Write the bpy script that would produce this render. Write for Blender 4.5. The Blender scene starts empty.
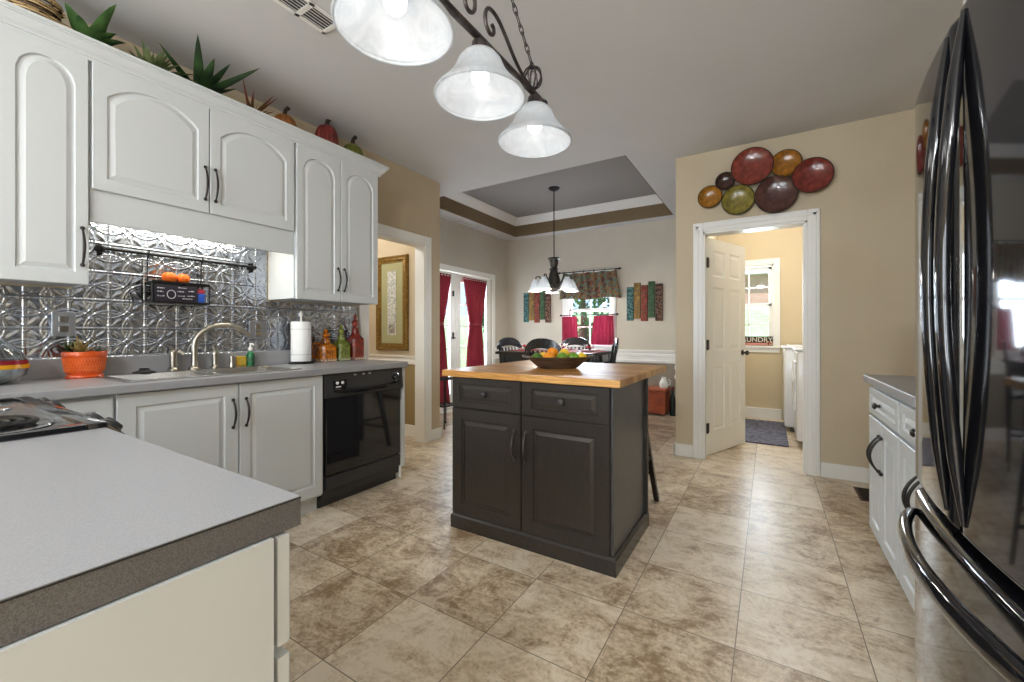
import bpy, bmesh, math, random
from mathutils import Matrix, Vector
import numpy as np
random.seed(7)
PI = math.pi
SC = bpy.context.scene
COL = SC.collection

# ------------------------------------------------------------------ camera
FPX = 417.0
cam_d = bpy.data.cameras.new('camera')
cam = bpy.data.objects.new('camera', cam_d)
COL.objects.link(cam)
cam_d.sensor_fit = 'HORIZONTAL'
cam_d.sensor_width = 36.0
cam_d.lens = 36.0 * FPX / 1024.0
cam_d.shift_y = -8.0 / 1024.0
cam_d.clip_start = 0.02
cam.location = (0, 0, 1.14)
cam.rotation_euler = (PI / 2, 0, math.atan2(257, 417))
SC.camera = cam

# ------------------------------------------------------------------ world, sun, large lights, exposure
SC.view_settings.view_transform = 'Standard'
SC.view_settings.look = 'None'
SC.view_settings.exposure = 0.42
SC.view_settings.gamma = 1.0
SC.view_settings.use_curve_mapping = False
SC.cycles.use_denoising = True
SC.cycles.max_bounces = 8
SC.cycles.diffuse_bounces = 5
SC.cycles.sample_clamp_indirect = 6.0
SC.cycles.caustics_reflective = False
SC.cycles.caustics_refractive = False
W = bpy.data.worlds.new('world')
SC.world = W
W.use_nodes = True
W.node_tree.nodes['Background'].inputs[0].default_value = (0.60, 0.80, 1.0, 1)
W.node_tree.nodes['Background'].inputs[1].default_value = 1.1


def area(name, loc, rot, sx, sy, watts, color=(1, 1, 1), spread=PI):
    d = bpy.data.lights.new(name, 'AREA')
    d.shape = 'RECTANGLE'
    d.size, d.size_y = sx, sy
    d.energy = watts
    d.color = color
    d.spread = spread
    o = bpy.data.objects.new(name, d)
    o.location = loc
    o.rotation_euler = rot
    COL.objects.link(o)
    return o


def point(name, loc, watts, color=(1, 1, 1), r=0.05):
    d = bpy.data.lights.new(name, 'POINT')
    d.energy = watts
    d.color = color
    d.shadow_soft_size = r
    o = bpy.data.objects.new(name, d)
    o.location = loc
    COL.objects.link(o)
    return o


# sun on the garden side, high in the south
sun_d = bpy.data.lights.new('sun', 'SUN')
sun_d.energy = 4.5
sun_d.color = (1, .96, .9)
sun_d.angle = .02
sun_o = bpy.data.objects.new('sun', sun_d)
sun_o.rotation_euler = (math.radians(28), 0, math.radians(-8))
COL.objects.link(sun_o)
# daylight entering through the big south windows behind the camera, the french doors and the small windows, plus an added side fill
area('south_window_daylight', (-1.8, -3.25, 1.45), (PI / 2 + .32, 0, 0), 2.2, 1.6, 105, (0.86, 0.93, 1.0))
area('south_side_fill_light', (.4, -3.25, 1.45), (PI / 2 + .15, 0, .12), .8, 1.5, 45, (0.84, 0.92, 1.0))  # added cool fill at an unseen side window, brightens the peninsula end panel
area('french_door_daylight', (-4.30, 4.85, 1.2), (PI / 2 + .1, 0, -PI / 2), 1.5, 1.8, 130, (0.74, 0.87, 1.0))
area('dining_window_daylight', (-2.42, 6.55, 1.35), (-PI / 2 - .1, 0, 0), 0.8, 1.1, 60, (0.78, 0.89, 1.0))
area('laundry_window_daylight', (-0.2, 6.85, 1.6), (-PI / 2, 0, 0), 0.8, 1.1, 45, (0.85, 0.93, 1.0))


# ------------------------------------------------------------------ materials
def lin(r, g, b):
    def f(c):
        c /= 255.0
        return c / 12.92 if c <= 0.04045 else ((c + 0.055) / 1.055) ** 2.4
    return (f(r), f(g), f(b), 1.0)


class NT:
    def __init__(self, m):
        self.t = m.node_tree
        self.n = self.t.nodes

    def add(self, typ, **kw):
        nd = self.n.new(typ)
        for k, v in kw.items():
            setattr(nd, k, v)
        return nd

    def link(self, a, b):
        self.t.links.new(a, b)


def new_mat(name, color, rough=0.5, metal=0.0, spec=0.5, coat=0.0, trans=0.0, ior=1.45, emit=None, estr=0.0):
    m = bpy.data.materials.new(name)
    m.use_nodes = True
    b = m.node_tree.nodes['Principled BSDF']
    b.inputs['Base Color'].default_value = color
    b.inputs['Roughness'].default_value = rough
    b.inputs['Metallic'].default_value = metal
    b.inputs['Specular IOR Level'].default_value = spec
    b.inputs['Coat Weight'].default_value = coat
    b.inputs['Transmission Weight'].default_value = trans
    b.inputs['IOR'].default_value = ior
    if emit:
        b.inputs['Emission Color'].default_value = emit
        b.inputs['Emission Strength'].default_value = estr
    return m


def noise_mat(name, c1, c2, scale=20, rough=0.5, metal=0.0, bump=0.0, stretch=(1, 1, 1), detail=4, lo=0.35, hi=0.65, spec=0.5, coat=0.0, bscale=None):
    m = new_mat(name, c1, rough, metal, spec, coat)
    t = NT(m)
    b = t.n['Principled BSDF']
    tc = t.add('ShaderNodeTexCoord')
    mp = t.add('ShaderNodeMapping')
    mp.inputs['Scale'].default_value = stretch
    t.link(tc.outputs['Object'], mp.inputs['Vector'])
    nz = t.add('ShaderNodeTexNoise')
    nz.inputs['Scale'].default_value = scale
    nz.inputs['Detail'].default_value = detail
    t.link(mp.outputs[0], nz.inputs['Vector'])
    r = t.add('ShaderNodeValToRGB')
    r.color_ramp.elements[0].position = lo
    r.color_ramp.elements[0].color = c1
    r.color_ramp.elements[1].position = hi
    r.color_ramp.elements[1].color = c2
    t.link(nz.outputs['Fac'], r.inputs[0])
    t.link(r.outputs[0], b.inputs['Base Color'])
    if bump:
        src = nz
        if bscale:
            src = t.add('ShaderNodeTexNoise')
            src.inputs['Scale'].default_value = bscale
            t.link(mp.outputs[0], src.inputs['Vector'])
        bp = t.add('ShaderNodeBump')
        bp.inputs['Strength'].default_value = bump
        bp.inputs['Distance'].default_value = 0.01
        t.link(src.outputs['Fac'], bp.inputs['Height'])
        t.link(bp.outputs[0], b.inputs['Normal'])
    return m


def floor_mat(name, off=(-0.105, 1.705), S=0.4064, c=((232, 219, 198), (207, 189, 162), (152, 126, 97)), rough=0.22):
    m = new_mat(name, (1, 1, 1, 1), rough)
    t = NT(m)
    b = t.n['Principled BSDF']
    tc = t.add('ShaderNodeTexCoord')
    mp = t.add('ShaderNodeMapping')
    mp.inputs['Location'].default_value = (-off[0] / S, -off[1] / S, 0)
    mp.inputs['Scale'].default_value = (1 / S, 1 / S, 1)
    t.link(tc.outputs['Object'], mp.inputs['Vector'])
    fl = t.add('ShaderNodeVectorMath', operation='FLOOR')
    t.link(mp.outputs[0], fl.inputs[0])
    fr = t.add('ShaderNodeVectorMath', operation='FRACTION')
    t.link(mp.outputs[0], fr.inputs[0])
    wn = t.add('ShaderNodeTexWhiteNoise', noise_dimensions='3D')
    t.link(fl.outputs[0], wn.inputs['Vector'])
    # offset each stone's veining so that it breaks at the joints
    sc = t.add('ShaderNodeVectorMath', operation='SCALE')
    sc.inputs['Scale'].default_value = 40.0
    t.link(wn.outputs['Color'], sc.inputs[0])
    ad = t.add('ShaderNodeVectorMath', operation='ADD')
    t.link(tc.outputs['Object'], ad.inputs[0])
    t.link(sc.outputs[0], ad.inputs[1])
    n1 = t.add('ShaderNodeTexNoise')
    n1.inputs['Scale'].default_value = 5.5
    n1.inputs['Detail'].default_value = 9
    n1.inputs['Roughness'].default_value = 0.80
    n1.inputs['Distortion'].default_value = 0.6
    t.link(ad.outputs[0], n1.inputs['Vector'])
    st = t.add('ShaderNodeMapping')
    st.inputs['Scale'].default_value = (9, 26, 9)
    t.link(ad.outputs[0], st.inputs['Vector'])
    n2 = t.add('ShaderNodeTexNoise')
    n2.inputs['Scale'].default_value = 1.0
    n2.inputs['Detail'].default_value = 8
    n2.inputs['Roughness'].default_value = 0.7
    n2.inputs['Distortion'].default_value = 1.2
    t.link(st.outputs[0], n2.inputs['Vector'])
    mx = t.add('ShaderNodeMath', operation='MULTIPLY_ADD')
    t.link(n2.outputs['Fac'], mx.inputs[0])
    mx.inputs[1].default_value = 0.42
    t.link(n1.outputs['Fac'], mx.inputs[2])
    n3 = t.add('ShaderNodeTexNoise')
    n3.inputs['Scale'].default_value = 70
    n3.inputs['Detail'].default_value = 3
    t.link(ad.outputs[0], n3.inputs['Vector'])
    m3 = t.add('ShaderNodeMath', operation='MULTIPLY_ADD')
    t.link(n3.outputs['Fac'], m3.inputs[0])
    m3.inputs[1].default_value = 0.22
    t.link(mx.outputs[0], m3.inputs[2])
    wv = t.add('ShaderNodeMath', operation='MULTIPLY_ADD')
    t.link(wn.outputs['Value'], wv.inputs[0])
    wv.inputs[1].default_value = 0.16
    t.link(m3.outputs[0], wv.inputs[2])
    r = t.add('ShaderNodeValToRGB')
    e = r.color_ramp.elements
    e[0].position = 0.73
    e[0].color = lin(*c[2])
    e[1].position = 1.07
    e[1].color = lin(*c[0])
    k = e.new(0.87)
    k.color = lin(*c[1])
    t.link(wv.outputs[0], r.inputs[0])
    # grout lines
    sx = t.add('ShaderNodeSeparateXYZ')
    t.link(fr.outputs[0], sx.inputs[0])

    def edge(sock):
        a = t.add('ShaderNodeMath', operation='SUBTRACT')
        t.link(sock, a.inputs[0])
        a.inputs[1].default_value = 0.5
        ab = t.add('ShaderNodeMath', operation='ABSOLUTE')
        t.link(a.outputs[0], ab.inputs[0])
        g = t.add('ShaderNodeMath', operation='GREATER_THAN')
        t.link(ab.outputs[0], g.inputs[0])
        g.inputs[1].default_value = 0.5 - 0.0045
        return g
    gx, gy = edge(sx.outputs['X']), edge(sx.outputs['Y'])
    gm = t.add('ShaderNodeMath', operation='MAXIMUM')
    t.link(gx.outputs[0], gm.inputs[0])
    t.link(gy.outputs[0], gm.inputs[1])
    mix = t.add('ShaderNodeMixRGB')
    t.link(gm.outputs[0], mix.inputs[0])
    t.link(r.outputs[0], mix.inputs[1])
    mix.inputs[2].default_value = lin(126, 112, 94)
    t.link(mix.outputs[0], b.inputs['Base Color'])
    bp = t.add('ShaderNodeBump')
    bp.inputs['Strength'].default_value = 0.12
    bp.inputs['Distance'].default_value = 0.004
    t.link(n2.outputs['Fac'], bp.inputs['Height'])
    t.link(bp.outputs[0], b.inputs['Normal'])
    rr = t.add('ShaderNodeMapRange')
    rr.inputs['To Min'].default_value = rough
    rr.inputs['To Max'].default_value = rough + 0.22
    t.link(n1.outputs['Fac'], rr.inputs['Value'])
    t.link(rr.outputs[0], b.inputs['Roughness'])
    return m


def butcher_mat():
    m = new_mat('butcher_block_oak', (1, 1, 1, 1), 0.38)
    t = NT(m)
    b = t.n['Principled BSDF']
    tc = t.add('ShaderNodeTexCoord')
    mp = t.add('ShaderNodeMapping')
    mp.inputs['Scale'].default_value = (1.25, 24, 24)
    t.link(tc.outputs['Object'], mp.inputs['Vector'])
    br = t.add('ShaderNodeTexBrick')
    br.offset = 0.43
    br.inputs['Scale'].default_value = 1.0
    br.inputs['Mortar Size'].default_value = 0.0
    br.inputs['Brick Width'].default_value = 1.0
    br.inputs['Row Height'].default_value = 1.0
    br.inputs['Color1'].default_value = lin(226, 178, 106)
    br.inputs['Color2'].default_value = lin(184, 126, 60)
    br.inputs['Mortar'].default_value = lin(140, 92, 42)
    t.link(mp.outputs[0], br.inputs['Vector'])
    m2 = t.add('ShaderNodeMapping')
    m2.inputs['Scale'].default_value = (3, 45, 45)
    t.link(tc.outputs['Object'], m2.inputs['Vector'])
    nz = t.add('ShaderNodeTexNoise')
    nz.inputs['Scale'].default_value = 2
    nz.inputs['Detail'].default_value = 6
    nz.inputs['Distortion'].default_value = 0.8
    t.link(m2.outputs[0], nz.inputs['Vector'])
    r = t.add('ShaderNodeValToRGB')
    r.color_ramp.elements[0].position = 0.35
    r.color_ramp.elements[0].color = (0.52, 0.40, 0.28, 1)
    r.color_ramp.elements[1].position = 0.62
    r.color_ramp.elements[1].color = (1, 1, 1, 1)
    t.link(nz.outputs['Fac'], r.inputs[0])
    mx = t.add('ShaderNodeMixRGB', blend_type='MULTIPLY')
    mx.inputs[0].default_value = 0.8
    t.link(br.outputs['Color'], mx.inputs[1])
    t.link(r.outputs[0], mx.inputs[2])
    t.link(mx.outputs[0], b.inputs['Base Color'])
    return m


def alabaster_mat():
    m = bpy.data.materials.new('alabaster_glass')
    m.use_nodes = True
    t = NT(m)
    out = t.n['Material Output']
    b = t.n['Principled BSDF']
    b.inputs['Roughness'].default_value = 0.18
    tc = t.add('ShaderNodeTexCoord')
    nz = t.add('ShaderNodeTexNoise')
    nz.inputs['Scale'].default_value = 7
    nz.inputs['Detail'].default_value = 5
    nz.inputs['Distortion'].default_value = 4.5
    t.link(tc.outputs['Object'], nz.inputs['Vector'])
    r = t.add('ShaderNodeValToRGB')
    r.color_ramp.elements[0].position = 0.38
    r.color_ramp.elements[0].color = lin(216, 220, 224)
    r.color_ramp.elements[1].position = 0.66
    r.color_ramp.elements[1].color = lin(228, 231, 234)
    t.link(nz.outputs['Fac'], r.inputs[0])
    t.link(r.outputs[0], b.inputs['Base Color'])
    tr = t.add('ShaderNodeBsdfTranslucent')
    t.link(r.outputs[0], tr.inputs['Color'])
    mx = t.add('ShaderNodeMixShader')
    mx.inputs[0].default_value = 0.5
    t.link(b.outputs[0], mx.inputs[1])
    t.link(tr.outputs[0], mx.inputs[2])
    t.link(mx.outputs[0], out.inputs['Surface'])
    return m


def glass_mat(name, color=(1, 1, 1, 1), rough=0.0, tint=0.0):
    """thin window glass: mostly clear, a little mirror"""
    m = bpy.data.materials.new(name)
    m.use_nodes = True
    t = NT(m)
    t.n.remove(t.n['Principled BSDF'])
    out = t.n['Material Output']
    tr = t.add('ShaderNodeBsdfTransparent')
    tr.inputs[0].default_value = color
    gl = t.add('ShaderNodeBsdfGlossy')
    gl.inputs['Roughness'].default_value = rough
    lw = t.add('ShaderNodeLayerWeight')
    lw.inputs[0].default_value = 0.5
    pw = t.add('ShaderNodeMath', operation='POWER')
    pw.inputs[1].default_value = 4.0
    t.link(lw.outputs['Facing'], pw.inputs[0])
    fr = t.add('ShaderNodeMath', operation='MULTIPLY_ADD')
    fr.inputs[1].default_value = 0.5
    fr.inputs[2].default_value = 0.03
    t.link(pw.outputs[0], fr.inputs[0])
    mx = t.add('ShaderNodeMixShader')
    t.link(fr.outputs[0], mx.inputs[0])
    t.link(tr.outputs[0], mx.inputs[1])
    t.link(gl.outputs[0], mx.inputs[2])
    t.link(mx.outputs[0], out.inputs['Surface'])
    return m


def stripe_mat(name, c1, c2, scale, axis='X', rough=0.7):
    m = new_mat(name, c1, rough)
    t = NT(m)
    b = t.n['Principled BSDF']
    tc = t.add('ShaderNodeTexCoord')
    wv = t.add('ShaderNodeTexWave', wave_type='BANDS', bands_direction=axis)
    wv.inputs['Scale'].default_value = scale
    wv.inputs['Distortion'].default_value = 0.3
    t.link(tc.outputs['Object'], wv.inputs['Vector'])
    r = t.add('ShaderNodeValToRGB')
    r.color_ramp.elements[0].position = 0.4
    r.color_ramp.elements[0].color = c1
    r.color_ramp.elements[1].position = 0.6
    r.color_ramp.elements[1].color = c2
    t.link(wv.outputs['Color'], r.inputs[0])
    t.link(r.outputs[0], b.inputs['Base Color'])
    return m


def tapestry_mat(name, cols, scale=30):
    m = new_mat(name, (1, 1, 1, 1), 0.85)
    t = NT(m)
    b = t.n['Principled BSDF']
    tc = t.add('ShaderNodeTexCoord')
    vo = t.add('ShaderNodeTexVoronoi')
    vo.inputs['Scale'].default_value = scale
    t.link(tc.outputs['Object'], vo.inputs['Vector'])
    sp = t.add('ShaderNodeSeparateColor')
    t.link(vo.outputs['Color'], sp.inputs[0])
    r = t.add('ShaderNodeValToRGB')
    r.color_ramp.interpolation = 'CONSTANT'
    e = r.color_ramp.elements
    e[0].position = 0
    e[0].color = cols[0]
    e[1].position = 1.0 / len(cols)
    e[1].color = cols[1]
    for i in range(2, len(cols)):
        k = e.new(i / len(cols))
        k.color = cols[i]
    t.link(sp.outputs[0], r.inputs[0])
    t.link(r.outputs[0], b.inputs['Base Color'])
    return m


M = {}
M['wall_beige'] = noise_mat('wall_paint_beige', lin(203, 189, 164), lin(199, 184, 158), 3, 0.75, bump=0.03, bscale=260)
M['wall_tan'] = noise_mat('wall_paint_tan', lin(192, 176, 150), lin(187, 171, 145), 3, 0.75, bump=0.03, bscale=260)
M['wall_greige'] = noise_mat('wall_paint_greige', lin(196, 188, 174), lin(191, 183, 169), 3, 0.75, bump=0.03, bscale=260)
M['wall_taupe'] = new_mat('wall_paint_taupe', lin(140, 130, 116), 0.75)
M['wall_olive'] = new_mat('wall_paint_olive', lin(150, 132, 92), 0.75)
M['wall_cream'] = new_mat('wall_paint_cream', lin(208, 192, 160), 0.75)
M['ceiling'] = noise_mat('ceiling_paint', lin(214, 214, 215), lin(210, 210, 211), 2, 0.85, bump=0.02, bscale=200)
M['tray_grey'] = new_mat('tray_ceiling_grey', lin(152, 149, 147), 0.8)
M['tray_brown'] = new_mat('tray_band_brown', lin(122, 104, 78), 0.8)
M['trim'] = new_mat('trim_white', lin(236, 235, 231), 0.35)
M['cab'] = new_mat('cabinet_white', lin(207, 211, 213), 0.38)
M['door_cream'] = new_mat('door_ivory', lin(243, 241, 232), 0.4)
M['bronze'] = new_mat('dark_bronze', lin(58, 54, 52), 0.38, 0.75)
M['black_metal'] = new_mat('black_iron', lin(30, 29, 30), 0.45, 0.5)
M['pewter'] = noise_mat('pendant_bronze', lin(72, 66, 66), lin(104, 96, 94), 20, 0.38, 0.8)
M['nickel'] = new_mat('brushed_nickel', lin(158, 153, 143), 0.30, 1.0)
M['steel'] = new_mat('stainless_steel', lin(196, 196, 194), 0.22, 1.0)
M['chrome'] = new_mat('chrome', lin(215, 215, 218), 0.08, 1.0)
M['tin'] = noise_mat('pressed_tin', lin(164, 172, 186), lin(190, 196, 206), 12, 0.24, 1.0)
M['counter'] = noise_mat('laminate_grey_speckle', lin(148, 149, 153), lin(160, 161, 165), 420, 0.36, detail=2, lo=0.35, hi=0.65)
M['counter_edge'] = noise_mat('laminate_edge_grey', lin(88, 86, 86), lin(112, 110, 109), 650, 0.45, detail=2, lo=0.38, hi=0.62)
M['island'] = noise_mat('island_paint_charcoal', lin(50, 46, 43), lin(55, 51, 47), 30, 0.24, stretch=(8, 8, 1), bump=0.05)
M['island_side'] = noise_mat('island_charcoal_sheen', lin(66, 66, 69), lin(80, 80, 84), 18, 0.30, stretch=(9, 9, 1), bump=0.05)  # lighter, bluer than the front: the side panels' sheen is put into the colour
M['butcher'] = butcher_mat()
M['floor'] = floor_mat('travertine_floor')
M['fridge'] = new_mat('fridge_black_gloss', lin(22, 22, 25), 0.07, 0.0, 0.55, coat=0.35)
M['black_gloss'] = new_mat('appliance_black', lin(30, 30, 33), 0.08, 0.0, 0.6, coat=0.6)
M['black_satin'] = new_mat('appliance_black_satin', lin(56, 56, 58), 0.32)
M['black'] = new_mat('black_rubber', lin(18, 18, 18), 0.6)
M['alabaster'] = alabaster_mat()
M['shade_rim'] = alabaster_mat()
M['bulb'] = new_mat('lit_bulb', (1, 1, 1, 1), 0.3, emit=(1, 0.97, 0.93, 1), estr=1.6)
M['bulb_warm'] = new_mat('lit_bulb_warm', (1, 1, 1, 1), 0.3, emit=(1, 0.93, 0.8, 1), estr=9)
M['window_glass'] = glass_mat('window_glass', (0.96, 0.98, 1.0, 1))
M['white_plastic'] = new_mat('white_plastic', lin(238, 238, 236), 0.3)
M['appliance_white'] = new_mat('appliance_white', lin(238, 240, 243), 0.25, coat=0.3)
M['dark_wood'] = noise_mat('dark_wood', lin(40, 33, 29), lin(54, 44, 37), 8, 0.3, stretch=(1, 1, 6))
M['black_wood'] = new_mat('black_lacquer_wood', lin(30, 30, 34), 0.2, coat=0.4)
def cloth_mat(name, c1, c2, k):
    m = noise_mat(name, c1, c2, 40, 0.85)
    t = NT(m)
    tr = t.add('ShaderNodeBsdfTranslucent')
    tr.inputs[0].default_value = c2
    mx = t.add('ShaderNodeMixShader')
    mx.inputs[0].default_value = k
    t.link(t.n['Principled BSDF'].outputs[0], mx.inputs[1])
    t.link(tr.outputs[0], mx.inputs[2])
    t.link(mx.outputs[0], t.n['Material Output'].inputs['Surface'])
    return m


M['red_fabric'] = cloth_mat('curtain_red', lin(120, 32, 44), lin(136, 40, 52), .05)
M['magenta_fabric'] = cloth_mat('cafe_curtain_red', lin(132, 26, 52), lin(150, 36, 64), .06)
M['leaf'] = noise_mat('leaf_green', lin(40, 66, 34), lin(78, 112, 58), 14, 0.4)
M['leaf_dark'] = noise_mat('leaf_dark_green', lin(30, 50, 28), lin(58, 86, 46), 10, 0.4)
M['leaf_pale'] = noise_mat('leaf_grey_green', lin(84, 104, 66), lin(128, 140, 92), 14, 0.5)
M['leaf_red'] = noise_mat('leaf_red_tip', lin(120, 54, 36), lin(92, 84, 44), 8, 0.5)
M['glass_clear'] = new_mat('clear_glass', (0.93, 0.97, 0.96, 1), 0.02, 0, 0.5, trans=1.0, ior=1.45)
M['orange_glaze'] = noise_mat('orange_glaze', lin(226, 92, 26), lin(214, 80, 20), 30, 0.3, coat=0.4)
M['pumpkin_orange'] = noise_mat('pumpkin_orange', lin(160, 104, 44), lin(128, 74, 32), 14, 0.45)
M['pumpkin_bright'] = noise_mat('pumpkin_bright', lin(238, 116, 30), lin(224, 96, 22), 20, 0.5)
M['pumpkin_red'] = noise_mat('pumpkin_red', lin(128, 48, 40), lin(98, 34, 30), 14, 0.4)
M['pumpkin_green'] = noise_mat('pumpkin_green', lin(112, 112, 42), lin(86, 92, 36), 14, 0.4)
M['stem'] = new_mat('pumpkin_stem', lin(48, 38, 28), 0.7)
M['cream'] = new_mat('cream', lin(232, 218, 186), 0.6)


# ------------------------------------------------------------------ mesh builder
class MB:
    def __init__(self):
        self.bm = bmesh.new()
        self.M = Matrix.Identity(4)

    def v(self, p):
        return self.bm.verts.new(self.M @ Vector(p))

    def f(self, vs):
        try:
            return self.bm.faces.new(vs)
        except ValueError:
            return None

    def box(self, a, b, bev=0.0, seg=2):
        x0, x1 = sorted((a[0], b[0]))
        y0, y1 = sorted((a[1], b[1]))
        z0, z1 = sorted((a[2], b[2]))
        vs = [self.v(p) for p in ((x0, y0, z0), (x1, y0, z0), (x1, y1, z0), (x0, y1, z0), (x0, y0, z1), (x1, y0, z1), (x1, y1, z1), (x0, y1, z1))]
        fs = [self.f([vs[i] for i in q]) for q in ((0, 3, 2, 1), (4, 5, 6, 7), (0, 1, 5, 4), (1, 2, 6, 5), (2, 3, 7, 6), (3, 0, 4, 7))]
        if bev > 0:
            es = list({e for f in fs for e in f.edges})
            bmesh.ops.bevel(self.bm, geom=es, offset=min(bev, (x1 - x0) * .45, (y1 - y0) * .45, (z1 - z0) * .45), segments=seg, affect='EDGES', profile=0.5)
        return self

    def loft(self, loops, cap0=True, cap1=True, close=False):
        rows = [[self.v(p) for p in l] for l in loops]
        n = len(rows[0])
        pairs = list(zip(rows[:-1], rows[1:]))
        if close:
            pairs.append((rows[-1], rows[0]))
        for a, b in pairs:
            for i in range(n):
                j = (i + 1) % n
                self.f([a[i], a[j], b[j], b[i]])
        if cap0 and not close:
            self.f(rows[0][::-1])
        if cap1 and not close:
            self.f(rows[-1])
        return self

    def lathe(self, prof, seg=24, c=(0, 0, 0), cap=True, sx=1.0, sy=1.0):
        rows = []
        for r, z in prof:
            if r < 1e-6:
                rows.append([self.v((c[0], c[1], c[2] + z))])
            else:
                rows.append([self.v((c[0] + sx * r * math.cos(2 * PI * k / seg), c[1] + sy * r * math.sin(2 * PI * k / seg), c[2] + z)) for k in range(seg)])
        for a, b in zip(rows[:-1], rows[1:]):
            for k in range(seg):
                j = (k + 1) % seg
                if len(a) == 1 and len(b) == 1:
                    continue
                if len(a) == 1:
                    self.f([a[0], b[j], b[k]])
                elif len(b) == 1:
                    self.f([a[k], a[j], b[0]])
                else:
                    self.f([a[k], a[j], b[j], b[k]])
        if cap:
            if len(rows[0]) > 1:
                self.f(rows[0][::-1])
            if len(rows[-1]) > 1:
                self.f(rows[-1])
        return self

    def tube(self, pts, r, seg=8, closed=False, cap=True):
        P = [Vector(p) for p in pts]
        n = len(P)
        R = r if isinstance(r, (list, tuple)) else [r] * n
        T = []
        for i in range(n):
            a = P[(i - 1) % n] if (closed or i > 0) else P[i]
            b = P[(i + 1) % n] if (closed or i < n - 1) else P[i]
            d = b - a
            T.append(d.normalized() if d.length > 1e-9 else Vector((0, 0, 1)))
        up = Vector((0, 0, 1)) if abs(T[0].z) < 0.9 else Vector((1, 0, 0))
        N = (up - T[0] * up.dot(T[0])).normalized()
        rows = []
        for i in range(n):
            N = N - T[i] * N.dot(T[i])
            N = N.normalized() if N.length > 1e-6 else T[i].orthogonal().normalized()
            B = T[i].cross(N)
            rows.append([self.v(P[i] + (N * math.cos(2 * PI * k / seg) + B * math.sin(2 * PI * k / seg)) * R[i]) for k in range(seg)])
        pr = list(zip(rows[:-1], rows[1:]))
        if closed:
            pr.append((rows[-1], rows[0]))
        for a, b in pr:
            for k in range(seg):
                j = (k + 1) % seg
                self.f([a[k], a[j], b[j], b[k]])
        if cap and not closed:
            self.f(rows[0][::-1])
            self.f(rows[-1])
        return self

    def ball(self, c, r, seg=16, rings=10, s=(1, 1, 1)):
        prof = [(math.sin(PI * i / rings), -math.cos(PI * i / rings)) for i in range(rings + 1)]
        rows = []
        for rr, z in prof:
            if rr < 1e-6:
                rows.append([self.v((c[0], c[1], c[2] + z * r * s[2]))])
            else:
                rows.append([self.v((c[0] + rr * r * s[0] * math.cos(2 * PI * k / seg), c[1] + rr * r * s[1] * math.sin(2 * PI * k / seg), c[2] + z * r * s[2])) for k in range(seg)])
        for a, b in zip(rows[:-1], rows[1:]):
            for k in range(seg):
                j = (k + 1) % seg
                if len(a) == 1:
                    self.f([a[0], b[j], b[k]])
                elif len(b) == 1:
                    self.f([a[k], a[j], b[0]])
                else:
                    self.f([a[k], a[j], b[j], b[k]])
        return self

    def prism(self, poly, axis, a, b):
        """polygon (p,q) extruded along axis from a to b; axis x -> (p,q)=(y,z), y -> (x,z), z -> (x,y)"""
        def mk(p, w):
            return {'x': (w, p[0], p[1]), 'y': (p[0], w, p[1]), 'z': (p[0], p[1], w)}[axis]
        return self.loft([[mk(p, a) for p in poly], [mk(p, b) for p in poly]])

    def build(self, name, mat, parent=None, world=True, smooth=None):
        bmesh.ops.recalc_face_normals(self.bm, faces=self.bm.faces[:])
        if parent is not None and world:
            r = parent
            while r.parent:
                r = r.parent
            bmesh.ops.translate(self.bm, verts=self.bm.verts[:], vec=-Vector(r.location))
        me = bpy.data.meshes.new(name)
        self.bm.to_mesh(me)
        self.bm.free()
        mats = mat if isinstance(mat, (list, tuple)) else [mat]
        for mm in mats:
            me.materials.append(mm if not isinstance(mm, str) else M[mm])
        if smooth:
            me.polygons.foreach_set('use_smooth', [True] * len(me.polygons))
            me.set_sharp_from_angle(angle=math.radians(smooth))
        o = bpy.data.objects.new(name, me)
        COL.objects.link(o)
        if parent is not None:
            o.parent = parent
        return o


def centre(o):
    """move a top-level mesh's origin to the middle of its base"""
    me = o.data
    n = len(me.vertices)
    a = np.empty(n * 3)
    me.vertices.foreach_get('co', a)
    a = a.reshape(-1, 3)
    c = Vector(((a[:, 0].min() + a[:, 0].max()) / 2, (a[:, 1].min() + a[:, 1].max()) / 2, a[:, 2].min()))
    me.transform(Matrix.Translation(-c))
    o.location = c
    return o


def thing(name, label, cat, loc=(0, 0, 0), rz=0, group=None):
    o = bpy.data.objects.new(name, None)
    o.empty_display_size = 0.05
    COL.objects.link(o)
    o.location = loc
    o.rotation_euler = (0, 0, rz)
    o['label'] = label
    o['category'] = cat
    if group:
        o['group'] = group
    return o


def tag(o, label, cat, group=None, kind=None):
    o['label'] = label
    o['category'] = cat
    if group:
        o['group'] = group
    if kind:
        o['kind'] = kind
    return o


def struct(mb, name, mat, label=None, cat=None, parent=None, smooth=None):
    o = mb.build(name, mat, parent, smooth=smooth)
    if parent is None:
        o['kind'] = 'structure'
        o['category'] = cat or name.split('_')[0]
        o['label'] = label or name
    return o


def copy_tree(o, parent=None):
    c = o.copy()
    COL.objects.link(c)
    if parent:
        c.parent = parent
    for ch in list(o.children):
        copy_tree(ch, c)
    return c


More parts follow.
